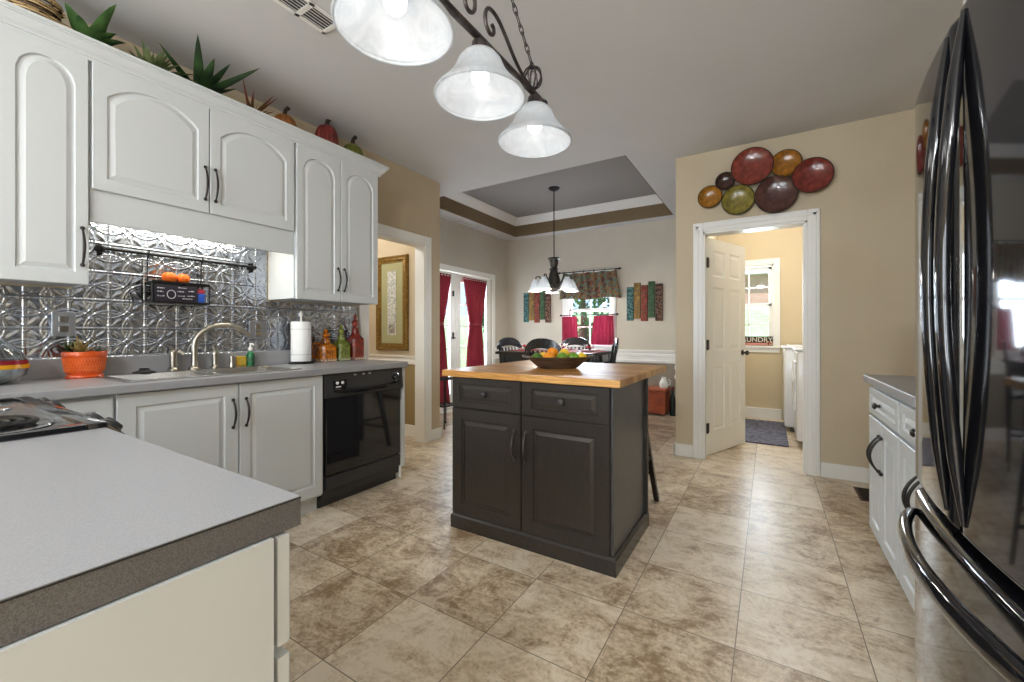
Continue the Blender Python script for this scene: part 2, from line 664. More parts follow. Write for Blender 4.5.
def wall_boxes(mb, axis, pos, thick, lo, hi, z0, z1, holes):
    """wall slab with rectangular holes; axis 'x': plane x in pos..pos+thick, runs along y. holes (a,b,za,zb)"""
    cuts = sorted({lo, hi, *[h[0] for h in holes], *[h[1] for h in holes]})
    for a, b in zip(cuts[:-1], cuts[1:]):
        hs = [h for h in holes if h[0] <= a + 1e-6 and h[1] >= b - 1e-6]
        spans = [(z0, z1)]
        for h in hs:
            ns = []
            for s in spans:
                if h[2] > s[0]:
                    ns.append((s[0], min(h[2], s[1])))
                if h[3] < s[1]:
                    ns.append((max(h[3], s[0]), s[1]))
            spans = [s for s in ns if s[1] - s[0] > 1e-5]
        for s in spans:
            if axis == 'x':
                mb.box((pos, a, s[0]), (pos + thick, b, s[1]))
            else:
                mb.box((a, pos, s[0]), (b, pos + thick, s[1]))
    return mb


# ------------------------------------------------------------------ panel doors
def axes(o, u, n):
    """local (across, up, out) -> world"""
    u, n = Vector(u), Vector(n)
    v = Vector((0, 0, 1))
    m = Matrix.Identity(4)
    for i in range(3):
        m[i][0], m[i][1], m[i][2], m[i][3] = u[i], v[i], n[i], o[i]
    return m


def panel_door(w, h, t, mx, my0, my1, rise=0.0, round_=False, M4=None, depth=0.008, b1=0.012, b2=0.030, mb=None):
    """cabinet front with a raised centre panel; margins mx (sides), my0 (bottom), my1 (top, at the crown of the arch)"""
    mb = mb or MB()
    if M4 is not None:
        mb.M = M4
    K = 17

    def rect(i, d):
        pts = [(i, i, d), (w - i, i, d)]
        for k in range(K):
            pts.append((w - i - (w - 2 * i) * k / (K - 1), h - i, d))
        return pts

    def outl(i, d):
        x0, x1, y0, y1 = mx + i, w - mx - i, my0 + i, h - my1 - i
        pts = [(x0, y0, d), (x1, y0, d)]
        for k in range(K):
            s = 1 - 2 * k / (K - 1)
            if rise:
                g = (1 - abs(s) ** 2.3) ** (0.62 if round_ else 0.95)
            else:
                g = 1
            pts.append(((x0 + x1) / 2 + s * (x1 - x0) / 2, y1 - rise * (1 - g), d))
        return pts
    loops = [rect(0, 0), rect(0, t - 0.003), rect(0.003, t), outl(0, t), outl(0.005, t - depth), outl(b1, t - depth), outl(b2, t - 0.001)]
    mb.loft(loops)
    return mb


def bow_pull(p, q, out, mat='bronze', name='handle', parent=None, r=0.0055, bow=0.03):
    """bow handle from p to q standing off along out"""
    mb = MB()
    p, q, out = Vector(p), Vector(q), Vector(out)
    pts, rad = [], []
    N = 14
    for i in range(N + 1):
        s = i / N
        pts.append(p.lerp(q, s) + out * (0.006 + bow * math.sin(PI * s) ** 0.8))
        rad.append(r * (0.75 + 0.4 * math.sin(PI * s)))
    mb.tube(pts, rad, 8)
    for e in (p, q):
        mb.ball(e + out * 0.007, r * 1.7, 8, 6)
    return mb.build(name, mat, parent, smooth=50)


def knob(p, out, parent, mat='bronze', r=0.015):
    mb = MB()
    o = Vector(out)
    z = Vector((0, 0, 1))
    m = o.to_track_quat('Z', 'Y').to_matrix().to_4x4()
    m.translation = Vector(p)
    mb.M = m
    mb.lathe([(r * .55, 0), (r * .4, .012), (r, .018), (r * 1.05, .024), (r * .6, .030), (0, .031)], 14)
    return mb.build('knob', mat, parent, smooth=50)


# ================================================================== ROOM SHELL
CZ = 2.77
WX = -3.05        # left wall face
RX = 1.09         # right wall face

struct(MB().box((-6.3, -3.4, -0.1), (1.25, 7.0, 0)), 'floor', 'floor', 'beige travertine tile floor running through all the rooms', 'floor')

cl = MB()
TX0, TX1, TY0, TY1 = -3.68, -1.12, 3.80, 6.08
for a, b in (((-6.3, -3.4), (1.25, TY0)), ((-6.3, TY0), (TX0, TY1)), ((TX1, TY0), (1.25, TY1)), ((-6.3, TY1), (1.25, 7.0))):
    cl.box((a[0], a[1], CZ), (b[0], b[1], CZ + 0.5))
struct(cl, 'ceiling', 'ceiling', 'light grey flat ceiling above the kitchen', 'ceiling')
struct(MB().box((TX0 - .02, TY0 - .02, 3.07), (TX1 + .02, TY1 + .02, 3.12)), 'ceiling_tray', 'tray_grey', 'grey recessed tray ceiling over the dining table', 'ceiling')
tb = MB()
for a, b in (((TX0, TY0), (TX0 + .012, TY1)), ((TX1 - .012, TY0), (TX1, TY1)), ((TX0, TY0), (TX1, TY0 + .012)), ((TX0, TY1 - .012), (TX1, TY1))):
    tb.box((a[0], a[1], CZ + .005), (b[0], b[1], 2.97))
struct(tb, 'trim_1', 'tray_brown', 'brown painted band around the tray ceiling recess', 'trim')
tc_ = MB()
cr = [(0, 2.955), (.015, 2.955), (.03, 2.975), (.07, 3.02), (.095, 3.05), (.10, 3.07), (0, 3.07)]
loops = []
for (sx, sy) in ((0, 0), (1, 0), (1, 1), (0, 1)):
    cx = TX0 if sx == 0 else TX1
    cy = TY0 if sy == 0 else TY1
    loops.append([(cx + (p if sx == 0 else -p), cy + (p if sy == 0 else -p), z) for p, z in cr])
tc_.loft(loops, close=True)
struct(tc_, 'trim_2', 'trim', 'white crown moulding inside the tray ceiling recess', 'trim')

# left wall with the passage doorway (y 2.49..3.21)
DY0, DY1, DZ = 2.49, 3.215, 2.055
wl = MB()
wall_boxes(wl, 'x', WX - .12, .12, -3.2, 3.45, 0, CZ, [(DY0, DY1, 0, DZ)])
struct(wl, 'wall_left', 'wall_tan', 'tan kitchen wall behind the white cabinets with an open doorway', 'wall')
tr = MB()
cw = 0.088
for a, b in (((WX, DY0 - cw, 0), (WX + .02, DY0, DZ + cw)), ((WX, DY1, 0), (WX + .02, DY1 + cw, DZ + cw)), ((WX, DY0, DZ), (WX + .02, DY1, DZ + cw))):
    tr.box(a, b, .006)
tr.box((WX - .125, DY0 - .002, 0), (WX + .008, DY0 + .012, DZ))
tr.box((WX - .125, DY1 - .012, 0), (WX + .008, DY1 + .002, DZ))
tr.box((WX - .125, DY0, DZ - .012), (WX + .008, DY1, DZ + .002))
struct(tr, 'trim_3', 'trim', 'white casing around the open doorway beside the dishwasher', 'trim')

# hall room beyond the passage: its end wall is also the dining room's near wall
hw = MB()
hw.box((-6.3, 3.33, 0), (WX - .12, 3.45, CZ))
struct(hw, 'wall_hall', 'wall_beige', 'beige wall with the gold framed picture, seen through the doorway', 'wall')
struct(MB().box((-6.3, 3.322, 0.13), (WX - .12, 3.33, 0.80)), 'wall_hall_lower', 'wall_olive', 'olive lower wall below the white chair rail in the passage', 'wall')
hr = MB()
hr.prism([(3.33, .79), (3.306, .80), (3.306, .83), (3.314, .84), (3.314, .86), (3.300, .875), (3.300, .89), (3.33, .89)], 'x', -6.3, WX - .12)
struct(hr, 'trim_4', 'trim', 'white chair rail below the gold framed picture', 'trim')
struct(MB().box((-6.3, 3.308, 0), (WX - .12, 3.33, .13), .004), 'baseboard_hall', 'trim', 'white baseboard in the passage beyond the doorway', 'baseboard')
hs = MB()
hs.box((-6.42, 0.8, 0), (-6.3, 3.45, CZ))
hs.box((-6.3, 0.8, 0), (WX - .12, .92, CZ))
struct(hs, 'wall_hall_far', 'wall_beige', 'beige far walls of the passage room', 'wall')

# dining left wall with french door opening
FD0, FD1, FDZ = 3.92, 5.76, 2.04
DXL = -3.95
dl = MB()
wall_boxes(dl, 'x', DXL - .12, .12, 3.45, 6.37, 0, CZ, [(FD0, FD1, 0, FDZ)])
struct(dl, 'wall_dining_left', 'wall_greige', 'greige dining wall holding the french doors', 'wall')
ft = MB()
for a, b in (((DXL, FD0 - .08, 0), (DXL + .022, FD0, FDZ + .08)), ((DXL, FD1, 0), (DXL + .022, FD1 + .08, FDZ + .08)), ((DXL, FD0, FDZ), (DXL + .022, FD1, FDZ + .08))):
    ft.box(a, b, .006)
struct(ft, 'trim_5', 'trim', 'white casing around the french doors', 'trim')

# dining back wall with window
BY = 6.25
WN0, WN1, WNZ0, WNZ1 = -2.80, -2.06, 0.95, 2.06
db = MB()
wall_boxes(db, 'y', BY, .12, DXL - .12, -.62, 0, CZ, [(WN0, WN1, WNZ0, WNZ1)])
struct(db, 'wall_dining_back', 'wall_greige', 'greige dining room back wall with the curtained window', 'wall')
struct(MB().box((DXL, BY - .008, .13), (-.74, BY, .72)), 'wall_dining_lower', 'wall_taupe', 'taupe lower dining wall below the chair rail', 'wall')
cr_ = MB()
rail = [(0, .70), (.018, .705), (.022, .735), (.012, .75), (.012, .79), (.02, .80), (.02, .83), (.012, .84), (.028, .865), (.034, .88), (.034, .893), (0, .893)]
cr_.prism([(BY - p, z) for p, z in rail], 'x', DXL, -.74)
cr_.prism([(-.74 - p, z) for p, z in rail], 'y', 4.16, BY)
cr_.prism([(DXL + p, z) for p, z in rail], 'y', FD1 + .08, BY)
struct(cr_, 'trim_6', 'trim', 'white chair rail around the dining room', 'trim')
bb = MB()
bb.box((DXL, BY - .02, 0), (-.74, BY, .13), .004)
bb.box((-.76, 4.24, 0), (-.74, BY, .13), .004)
struct(bb, 'baseboard_dining', 'trim', 'white baseboard in the dining room', 'baseboard')
# wall between dining room and laundry
struct(MB().box((-.74, 4.12, 0), (-.62, 6.62, CZ)), 'wall_dining_right', 'wall_greige', 'greige wall between the dining room and the laundry', 'wall')

# door wall
LD0, LD1, LDZ = -.505, .262, 2.045
dw = MB()
wall_boxes(dw, 'y', 4.12, .12, -.62, RX + .12, 0, CZ, [(LD0, LD1, 0, LDZ)])
dw.box((-.742, 4.118, 0), (-.60, 4.22, CZ))
struct(dw, 'wall_back', 'wall_beige', 'beige kitchen wall with the laundry doorway and round plates', 'wall')
lt = MB()
for a, b in (((LD0 - .085, 4.098, 0), (LD0, 4.12, LDZ + .09)), ((LD1, 4.098, 0), (LD1 + .085, 4.12, LDZ + .09)), ((LD0, 4.098, LDZ), (LD1, 4.12, LDZ + .09))):
    lt.box(a, b, .007)
for a, b in (((LD0 - .06, 4.09, 0), (LD0 - .035, 4.10, LDZ + .06)), ((LD1 + .035, 4.09, 0), (LD1 + .06, 4.10, LDZ + .06)), ((LD0 - .06, 4.09, LDZ + .035), (LD1 + .06, 4.10, LDZ + .06))):
    lt.box(a, b, .004)
lt.box((LD0 - .002, 4.105, 0), (LD0 + .014, 4.25, LDZ))
lt.box((LD1 - .014, 4.105, 0), (LD1 + .002, 4.25, LDZ))
lt.box((LD0, 4.105, LDZ - .014), (LD1, 4.25, LDZ + .002))
lt.box((LD1 - .026, 4.17, 0), (LD1 - .012, 4.19, LDZ))
struct(lt, 'trim_7', 'trim', 'white casing around the laundry doorway', 'trim')
b1 = MB()
b1.box((-.76, 4.10, 0), (LD0 - .086, 4.12, .115), .005)
b1.box((-.762, 4.10, 0), (-.742, 4.24, .115), .005)
b1.box((LD1 + .086, 4.10, 0), (RX, 4.12, .115), .005)
b1.box((RX - .018, 2.96, 0), (RX, 4.10, .115), .005)
struct(b1, 'baseboard_back', 'trim', 'white baseboard along the laundry door wall', 'baseboard')
b2 = MB()
b2.box((WX, DY1 + .09, 0), (WX + .02, 3.47, .115), .005)
b2.box((WX - .12, 3.45, 0), (WX + .02, 3.47, .115), .005)
b2.box((WX, 2.345, 0), (WX + .02, DY0 - cw - .002, .115), .005)
struct(b2, 'baseboard_left', 'trim', 'white baseboard at the corner beside the passage doorway', 'baseboard')

struct(MB().box((RX, -3.2, 0), (RX + .12, 6.62, CZ)), 'wall_right', 'wall_beige', 'beige kitchen wall behind the refrigerator', 'wall')
# laundry back wall
LW0, LW1, LWZ0, LWZ1 = -.52, .05, 0.97, 2.05
lb = MB()
wall_boxes(lb, 'y', 6.5, .12, -.74, RX + .12, 0, CZ, [(LW0, LW1, LWZ0, LWZ1)])
struct(lb, 'wall_laundry', 'wall_cream', 'cream laundry wall with the window', 'wall')
struct(MB().box((-.62, 4.24, 0), (-.612, 6.5, CZ)), 'wall_laundry_left', 'wall_cream', 'cream laundry wall behind the open door', 'wall')
struct(MB().box((-.61, 6.48, 0), (.14, 6.5, .14), .005), 'baseboard_laundry', 'trim', 'white baseboard below the laundry window', 'baseboard')
# south wall with three window openings (behind the camera); the narrow one is added for light
sw = MB()
wall_boxes(sw, 'y', -3.2, .12, WX - .12, RX + .12, 0, CZ, [(-2.9, -1.87, .7, 2.2), (-1.73, -.70, .7, 2.2), (.0, .8, .7, 2.2)])
struct(sw, 'wall_south', 'wall_beige', 'beige breakfast room wall with three windows', 'wall')
for i, (a, b) in enumerate(((-2.9, -1.87), (-1.73, -.70), (.0, .8))):
    q = MB()
    for x in (a, b - .05, (a + b) / 2 - .015):
        q.box((x, -3.16, .7), (x + .05, -3.12, 2.2), .004)
    for z in (.7, 1.43, 2.15):
        q.box((a, -3.16, z), (b, -3.12, z + .05), .004)
    struct(q, 'window_%d' % (i + 3), 'trim', ['white sash window in the breakfast area beside the left wall', 'white sash window in the breakfast area, second from the left wall', 'narrow white sash window added unseen for light in the breakfast area nearest the right wall'][i], 'window')


def window(name, x0, x1, z0, z1, y, label, cols=2, rows=2, casing=.075, apron=True):
    w = thing(name, label, 'window', ((x0 + x1) / 2, y, z0))
    w['kind'] = 'structure'
    fr = MB()
    c = casing
    fr.box((x0 - c, y - .02, z0 - .01), (x0, y, z1 + c), .005)
    fr.box((x1, y - .02, z0 - .01), (x1 + c, y, z1 + c), .005)
    fr.box((x0, y - .02, z1), (x1, y, z1 + c), .005)
    for a, b in (((x0, y, z0), (x0 + .02, y + .11, z1)), ((x1 - .02, y, z0), (x1, y + .11, z1)), ((x0, y, z1 - .02), (x1, y + .11, z1))):
        fr.box(a, b)
    fr.build('window_frame', 'trim', w)
    sl = MB()
    sl.box((x0 - c - .01, y - .045, z0 - .03), (x1 + c + .01, y + .10, z0), .006)
    if apron:
        sl.box((x0 - c, y - .02, z0 - .09), (x1 + c, y, z0 - .03), .005)
    sl.build('window_sill', 'trim', w)
    zm = (z0 + z1) / 2
    for k, (a, b, yy) in enumerate(((z0, zm + .02, y + .04), (zm - .02, z1 - .02, y + .075))):
        s = MB()
        xa, xb = x0 + .02, x1 - .02
        s.box((xa, yy, a), (xa + .035, yy + .03, b), .003)
        s.box((xb - .035, yy, a), (xb, yy + .03, b), .003)
        s.box((xa, yy, a), (xb, yy + .03, a + .045), .003)
        s.box((xa, yy, b - .035), (xb, yy + .03, b), .003)
        for i in range(1, cols):
            xx = xa + (xb - xa) * i / cols
            s.box((xx - .008, yy + .006, a), (xx + .008, yy + .022, b))
        for j in range(1, rows):
            zz = a + (b - a) * j / rows
            s.box((xa, yy + .006, zz - .008), (xb, yy + .022, zz + .008))
        sash = s.build('sash', 'trim', w)
        MB().box((xa + .03, yy + .012, a + .03), (xb - .03, yy + .016, b - .03)).build('glass', 'window_glass', sash)
    return w


window('window_1', WN0, WN1, WNZ0, WNZ1, BY, 'white framed dining room window behind red cafe curtains', cols=2, rows=2)
window('window_2', LW0, LW1, LWZ0, LWZ1, 6.5, 'white framed laundry window with grid panes', cols=2, rows=2)

# ------------------------------------------------------------------ outside the windows
og = MB()
og.prism([(7.2, -.5), (7.2, -.35), (9, -.30), (18, 2.1), (40, 2.6), (40, -.5)], 'x', -30, 25)
og.box((-30, -20, -.5), (-6.6, 7.2, -.35))
struct(og, 'ground', noise_mat('lawn_green', lin(150, 186, 130), lin(176, 206, 158), 4, 0.9), 'green lawn outside the windows', 'lawn')
bh = thing('brick_house', 'pale red brick house standing beyond the laundry window', 'house', (1.5, 20, 2.1))
brick = new_mat('pale_brick', lin(196, 150, 136), 0.9)
t_ = NT(brick)
bt = t_.add('ShaderNodeTexBrick')
bt.inputs['Color1'].default_value = lin(200, 152, 138)
bt.inputs['Color2'].default_value = lin(178, 124, 110)
bt.inputs['Mortar'].default_value = lin(210, 200, 190)
bt.inputs['Scale'].default_value = 5
tcb = t_.add('ShaderNodeTexCoord')
mpb = t_.add('ShaderNodeMapping')
mpb.inputs['Rotation'].default_value = (PI / 2, 0, 0)
t_.link(tcb.outputs['Object'], mpb.inputs[0])
t_.link(mpb.outputs[0], bt.inputs['Vector'])
t_.link(bt.outputs['Color'], t_.n['Principled BSDF'].inputs['Base Color'])
MB().box((-4, 20, 2.05), (7, 24, 3.6)).build('wall', brick, bh)
MB().prism([(19.6, 3.55), (24.4, 3.55), (22, 4.3)], 'x', -4.4, 7.4).build('roof', new_mat('grey_roof', lin(196, 194, 196), .9), bh)
MB().box((1.2, 19.95, 2.5), (2.3, 20.02, 3.4), .02).build('window', 'trim', bh)


def tree(x, y, h, r, label, seed):
    zb = -.35 if y < 8 else -.30 + (y - 9) * .2667 - .05
    rnd = random.Random(seed)
    t = thing('tree', label, 'tree', (x, y, zb), 0, 'trees outside the dining room')
    MB().tube([(x, y, zb), (x + .1, y, h * .3), (x, y + .1, h * .6)], [.16, .12, .06], 10).build('trunk', new_mat('bark', lin(92, 76, 62), .9), t)
    c = MB()
    for k in range(900):
        a, b, q = rnd.uniform(0, 2 * PI), math.acos(rnd.uniform(-1, 1)), rnd.uniform(.45, 1) ** .5
        p = Vector((x + r * q * math.sin(b) * math.cos(a), y + r * q * math.sin(b) * math.sin(a), h * .62 + r * 1.1 * q * math.cos(b)))
        s = rnd.uniform(.10, .2)
        d1 = Vector((rnd.uniform(-1, 1), rnd.uniform(-1, 1), rnd.uniform(-1, 1))).normalized()
        d2 = d1.orthogonal().normalized()
        c.f([c.v(p - d1 * s), c.v(p + d2 * s * .5), c.v(p + d1 * s), c.v(p - d2 * s * .5)])
    c.build('foliage', 'leaf', t)


tree(-4.9, 12.0, 4.2, 1.9, 'leafy green tree filling the view through the dining window', 3)
tree(-8.2, 13.0, 4.0, 1.5, 'smaller leafy green tree farther left beyond the dining window tree', 4)
tree(-9.5, 6.5, 4.4, 2.0, 'leafy green tree on the lawn beyond the french doors', 5)

# ================================================================== UPPER CABINETS (left wall)
UX = -2.71     # door face
UF = UX - .02  # face frame
UB = WX + .004
Y_ = (0.33, 0.628, 1.62, 2.325)


def left_door(parent, y0, y1, z0, z1, face, mx, mb_, mt, rise=0, rnd=False, name='door'):
    return panel_door(y1 - y0, z1 - z0, .02, mx, mb_, mt, rise, rnd, axes((face - .02, y0, z0), (0, 1, 0), (1, 0, 0))).build(name, 'cab', parent)


def carcass(mb, x0, x1, y0, y1, z0, z1):
    mb.box((x0, y0, z0), (x1, y1, z1), .002, 1)
    return mb


u1 = thing('upper_cabinet', 'tall white arched-door upper cabinet at the corner above the glass vase', 'cabinet', (UX, Y_[0], 1.365), group='white upper cabinets')
carcass(MB(), UB, UF - .001, Y_[0], Y_[1], 1.375, 2.44).build('body', 'cab', u1)
d = left_door(u1, .355, .622, 1.365, 2.42, UX, .043, .055, .058, .085, True)
bow_pull((UX, .600, 1.455), (UX, .600, 1.625), (1, 0, 0), parent=d)

u2 = thing('upper_cabinet', 'short wide white upper cabinet with two arched doors above the sink', 'cabinet', (UX, Y_[1], 1.67), group='white upper cabinets')
carcass(MB(), UB, UF - .001, Y_[1] + .001, Y_[2], 1.82, 2.44).build('body', 'cab', u2)
d = left_door(u2, .634, 1.116, 1.822, 2.42, UX, .052, .058, .058, .085, False)
bow_pull((UX, 1.094, 1.895), (UX, 1.094, 2.075), (1, 0, 0), parent=d)
d = left_door(u2, 1.121, 1.614, 1.822, 2.42, UX, .052, .058, .058, .085, False)
bow_pull((UX, 1.145, 1.895), (UX, 1.145, 2.075), (1, 0, 0), parent=d)
MB().box((UF - .02, Y_[1] + .002, 1.668), (UF, Y_[2] - .002, 1.822), .002).build('valance_board', 'cab', u2)

u3 = thing('upper_cabinet', 'tall white upper cabinet with two narrow arched doors above the bottles', 'cabinet', (UX, Y_[2], 1.365), group='white upper cabinets')
carcass(MB(), UB, UF - .001, Y_[2] + .001, Y_[3], 1.375, 2.44).build('body', 'cab', u3)
d = left_door(u3, 1.632, 1.969, 1.372, 2.42, UX, .048, .055, .058, .085, True)
bow_pull((UX, 1.945, 1.455), (UX, 1.945, 1.615), (1, 0, 0), parent=d)
d = left_door(u3, 1.974, 2.318, 1.372, 2.42, UX, .048, .055, .058, .085, True)
bow_pull((UX, 1.998, 1.455), (UX, 1.998, 1.615), (1, 0, 0), parent=d)

cm = MB()
prof = [(0, 2.418), (.020, 2.418), (.020, 2.430), (.026, 2.433), (.026, 2.442), (.038, 2.452), (.050, 2.468), (.055, 2.480), (.061, 2.481), (.061, 2.487), (.068, 2.489), (.068, 2.503), (0, 2.503)]
path = [(UB, Y_[0]), (UF, Y_[0]), (UF, Y_[3]), (UB, Y_[3])]
dirs = [(0, -1), (1, -1), (1, 1), (0, 1)]
cm.loft([[(x + dx * p, y + dy * p, z) for p, z in prof] for (x, y), (dx, dy) in zip(path, dirs)])
tag(centre(cm.build('crown_molding', 'cab')), 'white stepped crown moulding along the top of the upper cabinets', 'crown moulding')

ul = thing('under_cabinet_light', 'slim white light strip under the cabinet above the sink', 'light', (-2.9, 1.12, 1.79))
MB().box((-2.92, .75, 1.80), (-2.84, 1.50, 1.819), .004).build('housing', 'white_plastic', ul)
lampm = new_mat('lit_diffuser', (1, 1, 1, 1), .4, emit=(1, .95, .82, 1), estr=3)
MB().box((-2.91, .77, 1.793), (-2.85, 1.48, 1.80)).build('diffuser', lampm, ul)
area('under_cabinet_lamp', (-2.88, 1.125, 1.785), (0, 0, 0), .05, .7, 3.4, (1, .93, .78))

# ================================================================== BASE RUN (left wall)
BX = -2.42
CT0, CT1 = .877, .915
bc0 = thing('base_cabinet', 'white corner base cabinet behind the range', 'cabinet', (BX, .33, 0), group='white base cabinets on the sink wall')
MB().box((WX + .004, -.30, .10), (BX - .021, .637, .876)).build('body', 'cab', bc0)
MB().box((WX + .004, -.30, 0), (-2.49, .637, .10)).build('toe_kick', 'cab', bc0)
d = panel_door(.30, .745, .02, .05, .05, .05, M4=axes((BX - .02, .333, .115), (0, 1, 0), (1, 0, 0))).build('door', 'cab', bc0)
bc1 = thing('base_cabinet', 'white double-door base cabinet under the sink', 'cabinet', (BX, .64, 0), group='white base cabinets on the sink wall')
mbx = MB()
mbx.box((WX + .004, .638, .10), (BX - .021, .658, .876))
mbx.box((WX + .004, 1.613, .10), (BX - .021, 1.633, .876))
mbx.box((WX + .004, .658, .10), (BX - .021, 1.613, .12))
mbx.box((WX + .004, .658, .12), (WX + .014, 1.613, .876))
mbx.box((BX - .04, .658, .12), (BX - .021, .67, .876))
mbx.box((BX - .04, .67, .80), (BX - .021, 1.613, .876))
mbx.build('body', 'cab', bc1)
MB().box((WX + .004, .638, 0), (-2.49, 1.633, .10)).build('toe_kick', 'cab', bc1)
d = panel_door(.492, .755, .02, .065, .065, .06, M4=axes((BX - .02, .643, .115), (0, 1, 0), (1, 0, 0))).build('door', 'cab', bc1)
bow_pull((BX, 1.105, .64), (BX, 1.105, .785), (1, 0, 0), parent=d)
d = panel_door(.490, .755, .02, .055, .065, .06, M4=axes((BX - .02, 1.140, .115), (0, 1, 0), (1, 0, 0))).build('door', 'cab', bc1)
bow_pull((BX, 1.170, .64), (BX, 1.170, .785), (1, 0, 0), parent=d)

ep = MB()
ep.box((WX, 2.312, .105), (BX - .005, 2.338, .876), .002)
ep.box((WX, 2.312, 0), (-2.49, 2.338, .105))
tag(centre(ep.build('end_panel', 'cab')), 'narrow white end panel standing beside the dishwasher', 'panel')

# dishwasher
dwm = thing('dishwasher', 'black built-in dishwasher at the end of the sink counter', 'dishwasher', (BX, 1.97, 0))
MB().box((WX + .05, 1.64, .06), (BX - .03, 2.305, .872)).build('body', 'black_satin', dwm)
MB().box((BX - .03, 1.655, .215), (BX - .004, 2.292, .718), .006).build('door', 'black_gloss', dwm)
cp = MB()
cp.prism([(BX - .03, .718), (BX + .010, .718), (BX + .012, .735), (BX - .002, .872), (BX - .03, .872)], 'y', 1.645, 2.302)
cpo = cp.build('control_panel', 'black_satin', dwm)
hp = MB()
pts = []
for i in range(13):
    s = i / 12
    y = 1.70 + s * .56
    pts.append((BX + .014, y, .765 + .0 - .018 * math.sin(PI * s)))
hp.loft([[(p[0] - .012, p[1], p[2] - .012), (p[0] + .016, p[1], p[2] - .012), (p[0] + .016, p[1], p[2] + .004), (p[0] - .012, p[1], p[2] + .02)] for p in pts])
hp.build('latch_handle', 'black_gloss', cpo, smooth=40)
MB().box((BX + .002, 1.70, .775), (BX + .011, 1.80, .83), .002).build('button_panel', 'black_gloss', cpo)
for yy in (1.725, 1.765):
    k = MB()
    k.M = Matrix.Translation((BX + .011, yy, .812)) @ Matrix.Rotation(PI / 2, 4, 'Y')
    k.lathe([(.010, 0), (.010, .005), (0, .005)], 12)
    k.build('button', 'white_plastic', cpo)
MB().box((BX + .011, 1.715, .782), (BX + .0125, 1.755, .79)).build('indicator', 'white_plastic', cpo)
dk = MB()
dk.M = Matrix.Translation((BX + .008, 2.225, .81)) @ Matrix.Rotation(PI / 2, 4, 'Y')
dk.lathe([(.030, 0), (.030, .004), (.022, .006), (.022, .018), (.019, .022), (0, .022)], 18)
dk.build('dial', 'black_gloss', cpo, smooth=40)
dr = MB()
dr.tube([(BX + .013, 2.225 + .031 * math.cos(a), .81 + .031 * math.sin(a)) for a in [2 * PI * i / 20 for i in range(20)]], .002, 6, closed=True)
dr.build('dial_ring', 'chrome', cpo)
for yy in (1.86, 1.93, 1.98):
    MB().box((BX - .002, yy, .850), (BX + .004, yy + .025, .862), .003).build('vent_tab', 'chrome', cpo)
MB().box((BX - .03, 1.655, .12), (BX - .006, 2.292, .205), .004).build('lower_panel', 'black_satin', dwm)
MB().box((-2.60, 1.645, 0), (-2.49, 2.305, .118)).build('toe_kick', 'black_satin', dwm)
MB().box((BX - .028, 2.293, .02), (BX - .015, 2.310, .62), .002).build('side_strip', 'white_plastic', dwm)

# countertop with sink cut-out
CE = -2.385
SK = (-2.955, -2.475, .70, 1.50)   # sink hole
ct = thing('countertop', 'long grey laminate countertop along the sink wall', 'countertop', (CE, 1.0, CT0))
c = MB()
c.box((SK[1], -.30, CT0), (CE, 2.33, CT1), .004)
c.box((WX, -.30, CT0), (SK[0], 2.345, CT1))
c.box((SK[0], -.30, CT0), (SK[1], SK[2], CT1))
c.prism([(SK[0], SK[3]), (SK[1], SK[3]), (SK[1], 2.375), (SK[0], 2.375)], 'z', CT0, CT1)
c.prism([(CE, 2.33), (CE - .05, 2.375), (SK[1], 2.375), (SK[1], 2.33)], 'z', CT0, CT1)
c.prism([(WX, 2.345), (SK[0], 2.345), (SK[0], 2.375), (WX, 2.375)], 'z', CT0, CT1)
c.build('slab', ['counter'], ct)
MB().box((WX, -.30, CT1), (WX + .02, 2.385, 1.012), .003).build('backsplash_lip', 'counter', ct)

# pressed tin backsplash -------------------------------------------------
TILE = .152


def tin_height(p, q):
    """p,q in 0..1 inside one tile"""
    u, v = p - .5, q - .5
    h = 0.0

    def ridge(d, w):
        return math.exp(-(d / w) ** 2)
    e = min(p, 1 - p, q, 1 - q)
    h += 1.1 * ridge(e, .022) - .5 * ridge(e - .045, .016)
    for cx in (0, 1):
        for cy in (0, 1):
            dx, dy = abs(p - cx), abs(q - cy)
            d = math.hypot(dx, dy)
            a = math.atan2(dy, dx)
            if d < .72:
                h += 1.0 * ridge(d - .62, .020) + .8 * ridge(d - .545, .016) - .5 * ridge(d - .583, .014)
            # fan of leaves inside each quarter round
            if .14 < d < .52:
                s = (d - .14) / .38
                h += .75 * math.sin(PI * s) ** .7 * max(0, math.cos(6 * (a - PI / 4))) ** 1.5
            h += .7 * ridge(d - .11, .02)
    # four petals and a bead in the middle diamond
    for k in range(4):
        a = k * PI / 2
        x_, y_ = u * math.cos(a) + v * math.sin(a), -u * math.sin(a) + v * math.cos(a)
        h += 1.0 * ridge(x_ - .15, .06) * ridge(y_, .028)
        a += PI / 4
        x_, y_ = u * math.cos(a) + v * math.sin(a), -u * math.sin(a) + v * math.cos(a)
        h += .7 * ridge(x_ - .10, .035) * ridge(y_, .020)
    h += .9 * ridge(math.hypot(u, v), .03)
    return h


